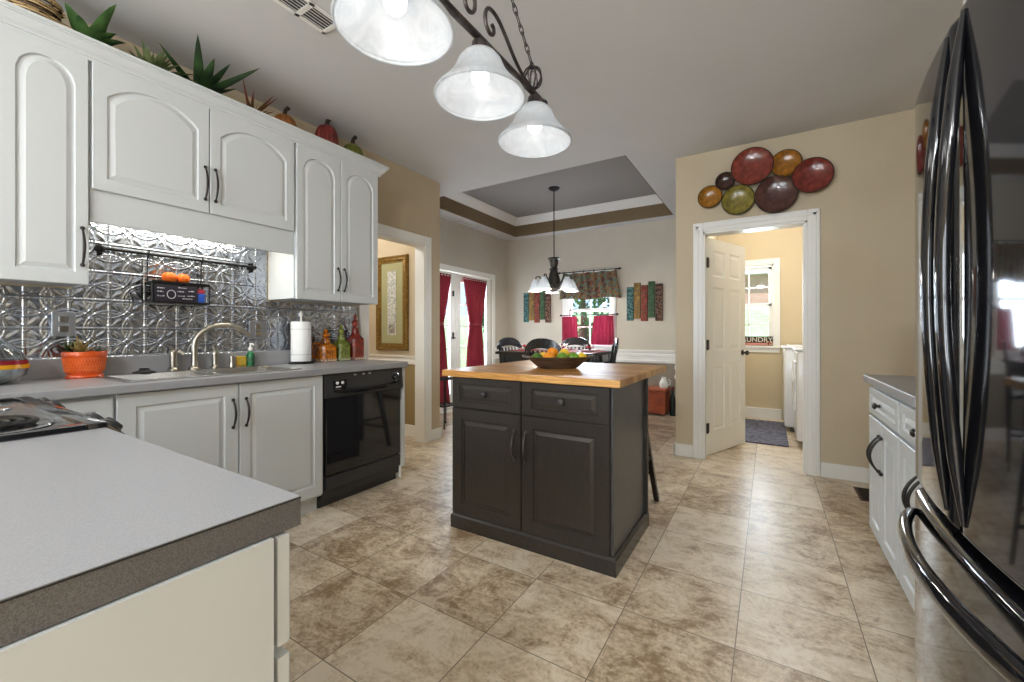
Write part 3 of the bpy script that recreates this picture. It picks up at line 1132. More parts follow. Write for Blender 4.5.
def backsplash():
    N = 34
    y0, y1, z0, z1 = -.30, 2.385, 1.012, 1.85
    ys0 = .766 * 1.0167 - TILE * 8
    zs0 = 1.012
    ny, nz = int((y1 - y0) / TILE * N), int((z1 - z0) / TILE * N)
    tab = np.array([[tin_height(i / N, j / N) for j in range(N)] for i in range(N)])
    ys = ys0 + np.arange(0, ny + N * 2) * TILE / N
    iy = np.arange(len(ys))
    keep = (ys >= y0) & (ys <= y1)
    ys, iy = ys[keep], iy[keep]
    zs = zs0 + np.arange(nz + 1) * TILE / N
    H = tab[np.ix_(iy % N, np.arange(len(zs)) % N)]
    Y, Z = np.meshgrid(ys, zs, indexing='ij')
    X = WX + .0045 + .0042 * H
    co = np.stack([X, Y, Z], -1).reshape(-1, 3)
    a, b = len(ys), len(zs)
    idx = np.arange(a * b).reshape(a, b)
    q = np.stack([idx[:-1, :-1], idx[1:, :-1], idx[1:, 1:], idx[:-1, 1:]], -1).reshape(-1, 4)
    cy, cz = ys[:-1][:, None] + 0 * zs[:-1][None], zs[:-1][None] + 0 * ys[:-1][:, None]
    ok = (cz < 1.362) | ((cy > .640) & (cy < 1.606) & (cz < 1.81))
    q = q.reshape(a - 1, b - 1, 4)[ok]
    me = bpy.data.meshes.new('backsplash')
    me.from_pydata(co.tolist(), [], q.tolist())
    me.materials.append(M['tin'])
    me.polygons.foreach_set('use_smooth', [True] * len(me.polygons))
    bm_ = bmesh.new()
    bm_.from_mesh(me)
    bmesh.ops.delete(bm_, geom=[v for v in bm_.verts if not v.link_faces], context='VERTS')
    bm_.to_mesh(me)
    bm_.free()
    o = bpy.data.objects.new('backsplash', me)
    COL.objects.link(o)
    return centre(o)


tag(backsplash(), 'embossed silver tin tile backsplash behind the sink', 'backsplash')

# outlet plates


def plate_cover(y, z, w, h, label):
    t = thing('outlet_plate', label, 'outlet', (WX + .017, y, z - h / 2), group='metal outlet plates on the backsplash')
    MB().box((WX + .013, y - w / 2, z - h / 2), (WX + .021, y + w / 2, z + h / 2), .003).build('plate', new_mat('plate_silver', lin(170, 176, 186), .35, .9), t)
    for s in (-.024, .024):
        MB().box((WX + .021, y - .018, z + s - .016), (WX + .024, y + .018, z + s + .016), .003).build('socket', 'steel', t)


plate_cover(.605, 1.185, .085, .125, 'silver metal outlet plate behind the orange planter')
plate_cover(1.545, 1.16, .12, .125, 'silver metal switch plate above the green soap bottle')

# sink and fittings -------------------------------------------------------
sk = thing('sink', 'stainless steel double bowl sink set in the grey counter', 'sink', (-2.71, 1.22, CT1))
x0, x1, y0, y1 = SK
rim = MB()
z = CT1
ro = [(x0 - .015, y0 - .015), (x1 + .015, y0 - .015), (x1 + .015, y1 + .015), (x0 - .015, y1 + .015)]
bowls = [(x0 + .085, x1 - .02, y0 + .02, (y0 + y1) / 2 - .015), (x0 + .085, x1 - .02, (y0 + y1) / 2 + .015, y1 - .02)]
rim.box((x0 - .015, y0 - .015, z - .002), (bowls[0][0], y1 + .015, z + .007), .002)
rim.box((bowls[0][1], y0 - .015, z - .002), (x1 + .015, y1 + .015, z + .007), .002)
for a, b in ((y0 - .015, bowls[0][2]), (bowls[0][3], bowls[1][2]), (bowls[1][3], y1 + .015)):
    rim.box((bowls[0][0], a, z - .002), (bowls[0][1], b, z + .007))
rim.build('rim', 'steel', sk)
for bw in bowls:
    m_ = MB()
    bx0, bx1, by0, by1 = bw

    def rl(i, zz):
        return [(bx0 + i, by0 + i, zz), (bx1 - i, by0 + i, zz), (bx1 - i, by1 - i, zz), (bx0 + i, by1 - i, zz)]
    m_.loft([rl(0, z + .004), rl(.01, z - .03), rl(.02, z - .14), rl(.05, z - .165)], cap0=False)
    m_.build('bowl', 'steel', sk)
fc = thing('faucet', 'brushed nickel gooseneck faucet at the sink', 'faucet', (-3.0, 1.15, CT1 + .007))
f = MB()
f.lathe([(.034, 0), (.034, .006), (.024, .016), (.018, .03), (.017, .05)], 18, (-2.985, 1.15, CT1 + .007))
f.build('base', 'nickel', fc, smooth=40)
pts = [(-2.985, 1.15, CT1 + .05), (-2.985, 1.15, CT1 + .145)]
for i in range(1, 14):
    a = PI * (1 - i / 15.0)
    pts.append((-2.985 + .10 * (1 + math.cos(a)) * .5, 1.15 + .14 * (1 + math.cos(a)), CT1 + .15 + .125 * math.sin(a)))
MB().tube(pts, [.017, .016] + [.015] * 10 + [.0135] * 3, 12).build('spout', 'nickel', fc, smooth=40)


def post(name, label, cat, y, h, r, cap=None):
    t = thing(name, label, cat, (-2.985, y, CT1 + .007))
    MB().lathe([(r * 1.5, 0), (r * 1.5, .006), (r, .016), (r, h * .8)], 16, (-2.985, y, CT1 + .007)).build('base', 'nickel', t, smooth=40)
    MB().lathe([(r * 1.12, 0), (r * 1.12, h * .2), (r * .8, h * .26), (0, h * .27)], 16, (-2.985, y, CT1 + .007 + h * .8)).build('cap', 'nickel', t, smooth=40)
    return t


t = post('side_sprayer', 'brushed nickel side sprayer left of the faucet', 'sprayer', 1.045, .11, .020)
MB().tube([(-2.985, 1.045, 1.01), (-2.975, 1.07, 1.03), (-2.965, 1.09, 1.01)], .014, 10).build('spray_head', 'nickel', t, smooth=50)
lv = MB().lathe([(.027, 0), (.027, .006), (.018, .016), (.018, .08), (.021, .082), (.021, .10), (.015, .108), (0, .109)], 16, (-2.985, 1.262, CT1 + .007))
lv.tube([(-2.985, 1.262, 1.02), (-2.99, 1.25, 1.055)], [.009, .006], 8)
lv.build('lever', 'nickel', fc, smooth=40)
post('soap_pump', 'short nickel soap pump on the sink rim', 'soap dispenser', 1.358, .065, .012)

sp = thing('sink_stopper', 'black rubber sink stopper lying on the sink rim', 'stopper', (-2.9, .885, CT1 + .007))
MB().lathe([(.05, 0), (.05, .006), (.03, .012), (.02, .02), (.022, .026), (0, .028)], 18, (-2.905, .885, CT1 + .0075)).build('plug', 'black', sp, smooth=40)

# soap bottles
def bottle_soap(x, y, label, col, h, pump):
    t = thing('soap_bottle', label, 'soap bottle', (x, y, CT1 + .0075))
    MB().lathe([(.0, 0), (.026, 0), (.029, .01), (.029, h * .7), (.02, h * .85), (.012, h * .9), (.012, h)], 16, (x, y, CT1 + .0075), sy=.8).build('body', col, t, smooth=40)
    if pump:
        MB().lathe([(.014, 0), (.014, .02), (.006, .024), (.006, .05), (0, .05)], 12, (x, y, CT1 + .0075 + h)).tube([(x, y, CT1 + h + .052), (x + .02, y + .0, CT1 + h + .052), (x + .045, y, CT1 + h + .042)], .006, 8).build('pump', 'white_plastic', t, smooth=40)
        MB().lathe([(.0296, 0), (.0296, h * .35)], 16, (x, y, CT1 + .0075 + h * .2), cap=False, sy=.8).build('label_band', new_mat('soap_label', lin(40, 92, 60), .5), t)
    return t


bottle_soap(-2.99, 1.475, 'green soap bottle with a white pump beside the sink', new_mat('soap_green', lin(30, 110, 66), .25), .10, True)
yb = thing('sponge', 'yellow sponge standing behind the sink beside the soap bottle', 'sponge', (-3.0, 1.425, CT1 + .0075))
MB().box((-3.02, 1.395, CT1 + .008), (-2.99, 1.448, CT1 + .07), .008).build('pad', noise_mat('sponge_yellow', lin(222, 178, 60), lin(196, 150, 40), 60, .9), yb)
MB().box((-2.989, 1.396, CT1 + .008), (-2.982, 1.447, CT1 + .069), .003).build('scrub_layer', new_mat('sponge_scrub', lin(196, 164, 60), .9), yb)

# paper towel roll
ptx, pty = -2.935, 1.80
pt = thing('paper_towel_holder', 'white paper towel roll standing on an upright holder beside the bottles', 'paper towel', (ptx, pty, CT1))
MB().lathe([(.0, 0), (.085, 0), (.085, .008), (.02, .014), (.0, .014)], 24, (ptx, pty, CT1)).build('base', 'black_metal', pt, smooth=40)
MB().lathe([(.007, .01), (.007, .345), (.014, .355), (.014, .37), (.005, .38), (0, .385)], 12, (ptx, pty, CT1)).build('post', 'white_plastic', pt, smooth=40)
towel = new_mat('towel_paper', lin(240, 240, 240), .9)
MB().lathe([(.02, 0), (.066, 0), (.068, .004), (.068, .286), (.066, .29), (.02, .29)], 32, (ptx, pty, CT1 + .018)).build('roll', towel, pt, smooth=40)
for zz in (.05, .235):
    dots = MB()
    for k in range(26):
        a = 2 * PI * k / 26
        dots.ball((ptx + .068 * math.cos(a), pty + .068 * math.sin(a), CT1 + .018 + zz), .0035, 6, 4)
    tag_ = dots.build('dot_print', new_mat('towel_print', lin(150, 156, 164), .9), pt)
    tag_['kind'] = 'stuff'

# patterned glass bottles
def decanter(x, y, w, h, hb, label, c1, c2, handle=False):
    t = thing('decanter', label, 'bottle', (x, y, CT1), group='patterned bottles on the counter')
    m1 = noise_mat('decanter_glaze', c1, c2, 45, .22, detail=3, lo=.42, hi=.58, coat=.4)
    r = w / 2
    b = MB()

    def sq(i, zz):
        R = r - i
        q = R * .25
        return [(x + sx * (R - (q if k else 0)), y + sy * (R - (0 if k else q)), zz) for sx, sy, k in
                ((1, -1, 0), (1, 1, 0), (1, 1, 1), (-1, 1, 1), (-1, 1, 0), (-1, -1, 0), (-1, -1, 1), (1, -1, 1))]
    z = CT1
    b.loft([sq(.003, z), sq(0, z + .004), sq(0, z + hb), sq(r * .15, z + hb + .012), sq(r * .55, z + hb + (h - hb) * .2), sq(r * .6, z + hb + (h - hb) * .38)])
    b.build('body', m1, t, smooth=35)
    s = MB()
    H = h - hb
    z2 = z + hb + H * .38
    s.lathe([(r * .30, 0), (r * .52, H * .03), (r * .52, H * .06), (r * .25, H * .10), (r * .48, H * .22), (r * .42, H * .32), (r * .18, H * .38), (r * .28, H * .45), (r * .2, H * .54), (0, H * .62)], 16, (x, y, z2))
    s.build('stopper', m1, t, smooth=50)
    zz = MB()
    n = 5
    for (ax, ay, ux, uy) in ((x + r + .0012, y - r * .85, 0, 1), (x - r * .85, y - r - .0012, 1, 0)):
        L = 2 * r * .85
        for i in range(n):
            p = [(i / n * L, .006), ((i + .85) / n * L, .006), ((i + .85) / n * L, .03)]
            zz.f([zz.v((ax + ux * s_, ay + uy * s_, z + q)) for s_, q in p])
    zz.build('zigzag_band', 'cream', t)
    if handle:
        hh = MB()
        hh.tube([(x, y - r * .5, z + hb + .02), (x, y - r - .035, z + hb + .03), (x, y - r - .055, z + hb - .03), (x, y - r - .045, z + hb - .08), (x, y - r, z + hb * .35)], .010, 8)
        hh.build('handle', m1, t, smooth=50)
    return t


decanter(-2.968, 2.025, .125, .262, .118, 'short amber patterned bottle with a loop handle on the counter', lin(206, 120, 20), lin(120, 60, 14), True)
decanter(-2.968, 2.165, .108, .298, .138, 'green patterned bottle between the amber and the red one', lin(120, 130, 44), lin(84, 96, 28))
decanter(-2.968, 2.298, .112, .388, .175, 'tall dark red patterned bottle at the end of the counter', lin(140, 40, 22), lin(92, 24, 16))

# planter -----------------------------------------------------------------
px_, py_ = -2.945, .662
pl = thing('planter', 'orange glazed pot with small succulents on the counter', 'planter', (px_, py_, CT1))
MB().lathe([(0, 0), (.066, 0), (.070, .006), (.069, .014), (.064, .018), (.070, .033), (.078, .080), (.080, .108), (.083, .112), (.083, .130), (.079, .132), (.076, .112), (0, .110)], 40, (px_, py_, CT1)).build('pot', 'orange_glaze', pl, smooth=35)
wv = MB()
for k in range(44):
    for s in (-1, 1):
        a0 = 2 * PI * k / 44
        pts = []
        for i in range(5):
            q = i / 4
            zz = .033 + .07 * q
            rr = .0705 + (.0795 - .0705) * q + .0005
            aa = a0 + s * q * 2 * PI / 22
            pts.append((px_ + rr * math.cos(aa), py_ + rr * math.sin(aa), CT1 + zz))
        wv.tube(pts, .0016, 4, cap=False)
wv.build('weave_relief', noise_mat('orange_weave', lin(236, 124, 62), lin(228, 110, 48), 30, .35), pl)
MB().lathe([(0, 0), (.077, 0)], 24, (px_, py_, CT1 + .115)).build('soil', new_mat('soil', lin(70, 54, 40), .95), pl)


def blade(mb, base, tip, w, bend=(0, 0, 0.02), n=7, cup=.3):
    base, tip, bend = Vector(base), Vector(tip), Vector(bend)
    d = (tip - base).normalized()
    side = d.cross(Vector((0, 0, 1)))
    side = side.normalized() if side.length > 1e-3 else Vector((1, 0, 0))
    up = side.cross(d).normalized()
    L, R, C = [], [], []
    for i in range(n + 1):
        s = i / n
        p = base.lerp(tip, s) + bend * (4 * s * (1 - s))
        ww = w * (1 - s) ** .55 * (.65 + 1.1 * s * (1 - s)) if i < n else 0.0005
        C.append(mb.v(p - up * ww * cup))
        L.append(mb.v(p - side * ww))
        R.append(mb.v(p + side * ww))
    for i in range(n):
        mb.f([L[i], C[i], C[i + 1], L[i + 1]])
        mb.f([C[i], R[i], R[i + 1], C[i + 1]])


def rosette(c, n, L, w, tilt0, tilt1, seed, mb):
    rnd = random.Random(seed)
    for k in range(n):
        a = k * 2.39996
        s = k / max(1, n - 1)
        el = tilt0 + (tilt1 - tilt0) * s
        l = L * (.7 + .3 * rnd.random())
        tip = (c[0] + l * math.cos(el) * math.cos(a), c[1] + l * math.cos(el) * math.sin(a), c[2] + l * math.sin(el))
        blade(mb, c, tip, w, (0, 0, .1 * l))


q = MB()
rosette((px_ + .0, py_ - .02, CT1 + .112), 26, .10, .012, .3, 1.4, 2, q)
q.build('succulent', noise_mat('succulent_straw', lin(190, 160, 104), lin(120, 108, 62), 20, .6), pl)
q = MB()
rosette((px_ - .02, py_ - .05, CT1 + .112), 12, .085, .010, .5, 1.4, 5, q)
rosette((px_ + .03, py_ + .045, CT1 + .112), 10, .05, .010, .2, 1.2, 6, q)
q.build('succulent', 'leaf_dark', pl)

# striped glass vase ---------------------------------------------------------
vx, vy = -2.86, .335
va = thing('glass_vase', 'clear glass vase with red and yellow bands at the counter corner', 'vase', (vx, vy, CT1))
outp = [(0, 0), (.05, .0), (.09, .012), (.118, .04), (.127, .075), (.122, .10), (.108, .135), (.086, .165), (.060, .190), (.040, .212), (.032, .25), (.040, .27)]
inp = [(r - .004, z + (.006 if z < .05 else 0)) for r, z in outp[::-1] if r > .02] + [(0, .008)]
MB().lathe(outp + inp, 36, (vx, vy, CT1), cap=False).build('body', 'glass_clear', va, smooth=60)
MB().lathe([(.1282, .070), (.1295, .079), (.1262, .088)], 36, (vx, vy, CT1), cap=False).build('yellow_band', new_mat('vase_yellow', lin(214, 150, 26), .2), va, smooth=60)
MB().lathe([(.1266, .088), (.1246, .097), (.1215, .106)], 36, (vx, vy, CT1), cap=False).build('red_band', new_mat('vase_red', lin(128, 22, 34), .2), va, smooth=60)
sh = MB()
for k in range(9):
    a = k * 2.4
    rr = .02 + .05 * (k % 3) / 2
    sh.ball((vx + rr * math.cos(a), vy + rr * math.sin(a), CT1 + .024), .015, 10, 8, (1.2, .9, .8))
sh.build('stones', noise_mat('vase_stones', lin(150, 128, 92), lin(206, 190, 160), 30, .5), va, smooth=60)

# rail with hanging rack ------------------------------------------------------
RZ = 1.588
rl_ = thing('wall_rail', 'dark iron utensil rail mounted across the tin backsplash', 'rail', (WX + .05, 1.12, RZ))
MB().tube([(WX + .055, .745, RZ), (WX + .055, 1.495, RZ)], .0085, 10).build('bar', 'black_metal', rl_, smooth=40)
for yy in (.74, 1.505):
    k = MB()
    k.M = Matrix.Translation((WX + .012, yy, RZ)) @ Matrix.Rotation(PI / 2, 4, 'Y')
    k.lathe([(.020, 0), (.020, .005), (.009, .010), (.008, .045)], 16)
    k.M = Matrix.Identity(4)
    k.ball((WX + .055, yy, RZ), .013, 12, 8)
    k.box((WX + .014, yy - .008, RZ - .032), (WX + .02, yy + .008, RZ + .032), .003)
    k.build('bracket', 'black_metal', rl_, smooth=40)
RY0, RY1, RK0, RK1 = .925, 1.205, 1.318, 1.428
rx0, rx1 = WX + .03, WX + .125
rk = thing('hanging_rack', 'black wire rack hanging from the iron rail', 'rack', (WX + .06, 1.085, RK0))
w_ = MB()
for zz in (RK0, RK1):
    for x in (rx0, rx1):
        w_.tube([(x, RY0, zz), (x, RY1, zz)], .0045, 6)
    for y in (RY0, RY1):
        w_.tube([(rx0, y, zz), (rx1, y, zz)], .0045, 6)
for x in (rx0, rx1):
    for y in (RY0, RY1):
        w_.tube([(x, y, RK0), (x, y, RK1)], .0045, 6)
w_.build('frame', 'black_metal', rk)
sl = MB()
for zz in (RK0, RK1):
    for k in range(7):
        x = rx0 + (rx1 - rx0) * k / 6
        sl.box((x - .004, RY0, zz - .003), (x + .004, RY1, zz + .003))
sl.box((rx1 - .003, RY0, RK1 - .008), (rx1 + .003, RY1, RK1 + .008))
sl.build('shelf_slats', 'black_metal', rk)
for y in (RY0 + .008, RY1 - .008):
    MB().tube([(rx0, y, RK1), (rx0 + .002, y, 1.545), (WX + .045, y, 1.585), (WX + .055, y, 1.606), (WX + .067, y, 1.592), (WX + .064, y, 1.58)], .0032, 6).build('hook', 'black_metal', rk)


def pumpkin(x, y, z, r, h, label, mat, cat='pumpkin', lobes=10, stem=.03, group=None, tall=False, ymax=None):
    t = thing('pumpkin', label, cat, (x, y, z), group=group)
    b = MB()
    S, Rg = lobes * 6, 14
    rows = []
    for i in range(Rg + 1):
        a = PI * i / Rg
        rr = math.sin(a) ** (.55 if tall else .8)
        zz = z + h * (1 - math.cos(a)) / 2
        if rr < 1e-4:
            rows.append([b.v((x, y, zz))])
            continue
        rows.append([b.v((x + r * rr * (1 - .10 * (1 - abs(math.cos(lobes * .5 * th)) ** .6)) * math.cos(th), y + r * rr * (1 - .10 * (1 - abs(math.cos(lobes * .5 * th)) ** .6)) * math.sin(th), zz)) for th in [2 * PI * k / S for k in range(S)]])
    for a_, b_ in zip(rows[:-1], rows[1:]):
        for k in range(S):
            j = (k + 1) % S
            if len(a_) == 1:
                b.f([a_[0], b_[j], b_[k]])
            elif len(b_) == 1:
                b.f([a_[k], a_[j], b_[0]])
            else:
                b.f([a_[k], a_[j], b_[j], b_[k]])
    b.build('body', mat, t, smooth=60)
    MB().tube([(x, y, z + h * .97), (x, y + stem * .1, z + h + stem * .6), (x, y + stem * .45, z + h + stem)], [stem * .3, stem * .2, stem * .24], 8).build('stem', 'stem', t, smooth=50)
    return t


pumpkin(WX + .078, 1.020, RK1 + .004, .036, .062, 'small bright orange pumpkin on the wire rack, left of the pair', 'pumpkin_bright', stem=.012)
pumpkin(WX + .078, 1.088, RK1 + .004, .034, .06, 'small bright orange pumpkin on the wire rack, right of the pair', 'pumpkin_bright', stem=.012)
ck = thing('chalkboard_sign', 'small black chalkboard sign with white writing inside the wire rack', 'sign', (WX + .11, 1.06, RK0 + .005))
MB().box((WX + .105, .942, RK0 + .006), (WX + .115, 1.145, RK1 - .012), .002).build('board', new_mat('chalkboard', lin(40, 36, 48), .7), ck)
wr = MB()
rnd = random.Random(11)
for (ya, yb, z) in ((.952, .985, .07), (.952, .98, .05), (.952, .984, .025), (1.05, 1.09, .078), (1.045, 1.08, .055), (1.10, 1.13, .06), (1.048, 1.085, .03), (1.095, 1.132, .032), (1.07, 1.12, .015)):
    y = ya
    while y < yb:
        l = rnd.uniform(.006, .014)
        wr.box((WX + .1152, y, RK0 + .006 + z), (WX + .1158, min(y + l, yb), RK0 + .006 + z + rnd.uniform(.003, .007)))
        y += l + .003
for k in range(16):
    a, b = 2 * PI * k / 16, 2 * PI * (k + 1) / 16
    wr.tube([(WX + .1158, 1.017 + .02 * math.cos(a), RK0 + .045 + .024 * math.sin(a)), (WX + .1158, 1.017 + .02 * math.cos(b), RK0 + .045 + .024 * math.sin(b))], .0022, 5)
wr.build('chalk_writing', new_mat('chalk', lin(206, 204, 210), .9), ck)
bp_ = thing('blue_packet', 'small blue and red packet inside the wire rack', 'packet', (WX + .1, 1.19, RK0 + .005))
MB().box((WX + .085, 1.152, RK0 + .006), (WX + .108, 1.188, RK0 + .06), .004).build('box', new_mat('packet_blue', lin(50, 90, 190), .4), bp_)
MB().box((WX + .085, 1.152, RK0 + .0605), (WX + .108, 1.188, RK0 + .088), .004).build('top_flap', new_mat('packet_red', lin(176, 60, 80), .4), bp_)

# ================================================================== ON TOP OF THE UPPER CABINETS
TZ = 2.442
tx = -2.87
# woven slatted basket bow
bk = thing('woven_basket', 'brown and cream slatted woven basket on top of the corner cabinet', 'basket', (tx, .49, TZ))
bb_ = MB()
for k in range(9):
    a = .35 * k
    bb_.M = Matrix.Translation((tx, .47, TZ + .12)) @ Matrix.Rotation(a * 2, 4, 'X') @ Matrix.Rotation(.25 * k, 4, 'Z')
    bb_.box((-.07, -.012, -.115), (-.058, .012, .115))
    bb_.box((.058, -.012, -.115), (.07, .012, .115))
bb_.M = Matrix.Identity(4)
for k in range(14):
    z0_ = TZ + .005 + k * .017
    bb_.tube([(tx + .085 * math.cos(a) * (.7 + .02 * k), .47 + .10 * math.sin(a) * (.7 + .02 * k), z0_) for a in [2 * PI * i / 18 for i in range(18)]], .006, 5, closed=True)
bb_.build('weave', stripe_mat('basket_weave', lin(60, 42, 30), lin(206, 176, 128), 26, 'Z'), bk)
hd = MB()
hd.tube([(tx, .38, TZ + .2), (tx, .42, TZ + .30), (tx, .52, TZ + .30), (tx, .56, TZ + .2)], .012, 8)
hd.build('handle', stripe_mat('basket_handle', lin(60, 42, 30), lin(206, 176, 128), 30, 'Y'), bk)


def leafy(name, label, cat, base, tips, mat, w, bend=.03, stem_h=.06):
    t = thing(name, label, cat, (base[0], base[1], TZ))
    MB().lathe([(0, 0), (.045, 0), (.055, stem_h + .02), (.05, stem_h + .025), (0, stem_h + .01)], 16, (base[0], base[1], TZ)).build('pot', new_mat('clay_pot', lin(150, 100, 70), .8), t, smooth=40)
    q = MB()
    for i, (dx, y, z) in enumerate(tips):
        blade(q, (base[0], base[1], TZ + stem_h), (base[0] + dx, y, z), w * (0.85 + .3 * ((i * 7) % 5) / 4), (0, 0, bend))
    q.build('leaves', mat, t, smooth=60)
    return t


leafy('broadleaf_plant', 'broad-leaved green plant on the cabinet beside the woven basket', 'plant', (tx, .655, 0),
      [(.27, .69, 2.68), (.18, .75, 2.565), (.08, .56, 2.68), (.11, .715, 2.53), (-.08, .70, 2.66), (.14, .66, 2.62), (.10, .60, 2.64), (-.02, .60, 2.70), (.16, .72, 2.60), (.15, .69, 2.64), (.05, .76, 2.62), (.12, .78, 2.54)], 'leaf', .042, .02, .10)
leafy('succulent_plant', 'cluster of small grey-green succulents between the two larger plants', 'plant', (tx, .90, 0),
      [(.11, .83, 2.66), (.06, .87, 2.67), (.10, .93, 2.66), (.12, .90, 2.62), (-.05, .95, 2.66), (.10, .97, 2.62), (.13, .96, 2.58), (.13, 1.00, 2.57), (.10, .80, 2.62), (.05, 1.03, 2.61), (.14, .87, 2.60), (.12, 1.05, 2.56), (.14, .92, 2.55), (.08, 1.02, 2.60), (.13, .83, 2.56), (.15, .80, 2.54), (.11, 1.09, 2.57), (.12, .94, 2.64), (.07, .98, 2.66), (.14, .985, 2.60), (.09, .86, 2.63), (.13, 1.08, 2.60), (.10, .78, 2.58), (.04, .94, 2.69)], 'leaf_pale', .021, .01, .08)
leafy('agave_plant', 'dark green spiky agave on the cabinet above the sink', 'plant', (tx, 1.13, 0),
      [(.16, .885, 2.655), (.30, 1.005, 2.72), (.26, 1.10, 2.66), (.28, 1.17, 2.66), (.45, 1.245, 2.62), (.12, 1.37, 2.555), (.10, .98, 2.60), (-.08, 1.2, 2.70), (.16, 1.18, 2.60), (-.05, 1.02, 2.68), (.20, 1.24, 2.58), (.14, 1.06, 2.60)], 'leaf_dark', .036, .0, .10)
leafy('aloe_plant', 'small red-tipped aloe beside the amber pumpkin on the cabinet', 'plant', (tx, 1.42, 0),
      [(.14, 1.30, 2.70), (.15, 1.36, 2.64), (.20, 1.455, 2.64), (.21, 1.475, 2.635), (.10, 1.36, 2.59), (.12, 1.47, 2.58), (.10, 1.52, 2.60), (.02, 1.46, 2.66)], 'leaf_red', .014, .0, .10)
pumpkin(tx, 1.64, TZ, .085, .215, 'squat amber pumpkin on the cabinet top, nearest the plants', 'pumpkin_orange', stem=.06)
pumpkin(tx, 1.965, TZ, .088, .275, 'tall dark red pumpkin on the cabinet top', 'pumpkin_red', lobes=12, stem=.07, tall=True)
pumpkin(tx, 2.195, TZ, .088, .225, 'olive green pumpkin at the end of the cabinet top', 'pumpkin_green', stem=.07)

# ================================================================== PENINSULA with range
PX1, PXF = -.552, -1.345
PYF = .338
pc = thing('peninsula_cabinet', 'white base cabinet under the near grey countertop', 'cabinet', (-.95, .0, 0))
MB().box((PXF + .004, -.285, .10), (PX1 - .012, PYF - .036, .8735)).build('body', 'cab', pc)
MB().box((PXF + .004, -.285, 0), (PX1 - .03, PYF - .10, .10)).build('toe_kick', 'cab', pc)
ep_ = MB()
ep_.prism([(-.29, 0), (PYF - .10, 0), (PYF - .10, .10), (PYF - .040, .10), (PYF - .040, .8735), (-.29, .8735)], 'x', PX1 - .012, PX1 + .006)
ep_.build('end_panel', 'cab', pc)
for xa_, xb_ in ((PX1 - .395, PX1 + .004), (PX1 - .788, PX1 - .399)):
    panel_door(xb_ - xa_, .60, .018, .06, .06, .06, M4=axes((xb_, PYF - .034, .112), (-1, 0, 0), (0, 1, 0))).build('door', 'cab', pc)
    d = panel_door(xb_ - xa_, .143, .018, .05, .035, .035, M4=axes((xb_, PYF - .034, .728), (-1, 0, 0), (0, 1, 0))).build('drawer', 'cab', pc)
    knob(((xa_ + xb_) / 2, PYF - .016, .80), (0, 1, 0), d)
pt_ = MB()
EH = .04
pt_.box((PXF, -.30, CT1 - EH), (PX1, PYF, CT1 - .0012))
po = thing('peninsula_countertop', 'near grey speckled laminate countertop with a dark edge in the foreground', 'countertop', (-.95, 0, CT1 - EH))
pt_.build('core', 'counter_edge', po)
MB().box((PXF, -.30, CT1 - .0012), (PX1, PYF, CT1), .0005, 1).build('laminate_top', 'counter', po)
MB().box((PXF, -.299, CT1 - .0032), (PX1 + .0006, PYF + .0006, CT1 - .0020)).build('seam_line', 'black', po)

# range
rg = thing('range', 'black and steel slide-in electric range beside the near countertop', 'stove', (-1.73, 0, 0))
RX0, RX1 = -2.12, PXF - .003
MB().box((RX0, -.28, .02), (RX1, PYF - .02, .895), .004).build('body', 'black_satin', rg)
fr = MB()
zt = .918
fr.box((RX0, PYF - .03, .895), (RX1, PYF + .005, zt + .010), .004)
fr.box((RX0, -.30, .895), (RX1, -.27, zt + .010), .004)
fr.box((RX0, -.27, .895), (RX0 + .022, PYF - .03, zt + .010), .004)
fr.box((RX1 - .03, -.27, .895), (RX1, PYF - .03, zt + .010), .004)
fr.build('cooktop_frame', 'black_gloss', rg, smooth=40)
MB().box((RX0 + .02, -.272, .896), (RX1 - .02, PYF - .028, zt)).build('cooktop', 'steel', rg)
for (bx, by, br) in ((-1.93, .175, .085), (-1.535, .165, .105), (-1.93, -.12, .105), (-1.535, -.12, .085)):
    p = MB()
    p.lathe([(br + .02, .002), (br + .016, .005), (br, .003), (br * .6, .001), (0, .001)], 28, (bx, by, zt))
    pan = p.build('drip_pan', 'chrome', rg, smooth=40)
    co = MB()
    sp_ = []
    for i in range(90):
        a = i * .25
        r_ = .02 + (br - .025) * i / 89
        sp_.append((bx + r_ * math.cos(a), by + r_ * math.sin(a), zt + .011))
    co.tube(sp_, .0065, 6)
    co.build('coil', 'black_metal', pan, smooth=50)
cpn = MB()
cpn.prism([(PYF + .005, zt + .004), (PYF + .036, zt - .026), (PYF + .040, zt - .05), (PYF + .012, zt - .10), (PYF - .02, zt - .10), (PYF - .02, zt - .01), (PYF + .002, zt - .01)], 'x', RX0, RX1)
cpo2 = cpn.build('control_panel', 'steel', rg)
for kx in (-2.03, -1.915, -1.525, -1.41):
    k = MB()
    nrm = Vector((0, .74, .67)).normalized()
    m_ = nrm.to_track_quat('Z', 'Y').to_matrix().to_4x4()
    m_.translation = Vector((kx, PYF + .024, zt - .013))
    k.M = m_
    k.lathe([(.027, 0), (.027, .004), (.022, .007), (.021, .013), (.018, .016), (0, .0165)], 24)
    k.build('knob', 'black_satin', cpo2, smooth=40)
od = MB().box((RX0 + .01, PYF - .02, .22), (RX1 - .01, PYF + .012, .80), .006).build('oven_door', 'black_gloss', rg)
MB().tube([(RX0 + .06, PYF + .012, .745), (RX0 + .06, PYF + .05, .745), (RX1 - .06, PYF + .05, .745), (RX1 - .06, PYF + .012, .745)], .011, 10).build('handle', 'steel', od, smooth=40)
MB().box((RX0 + .01, PYF - .02, .06), (RX1 - .01, PYF + .008, .21), .006).build('drawer', 'black_satin', rg)

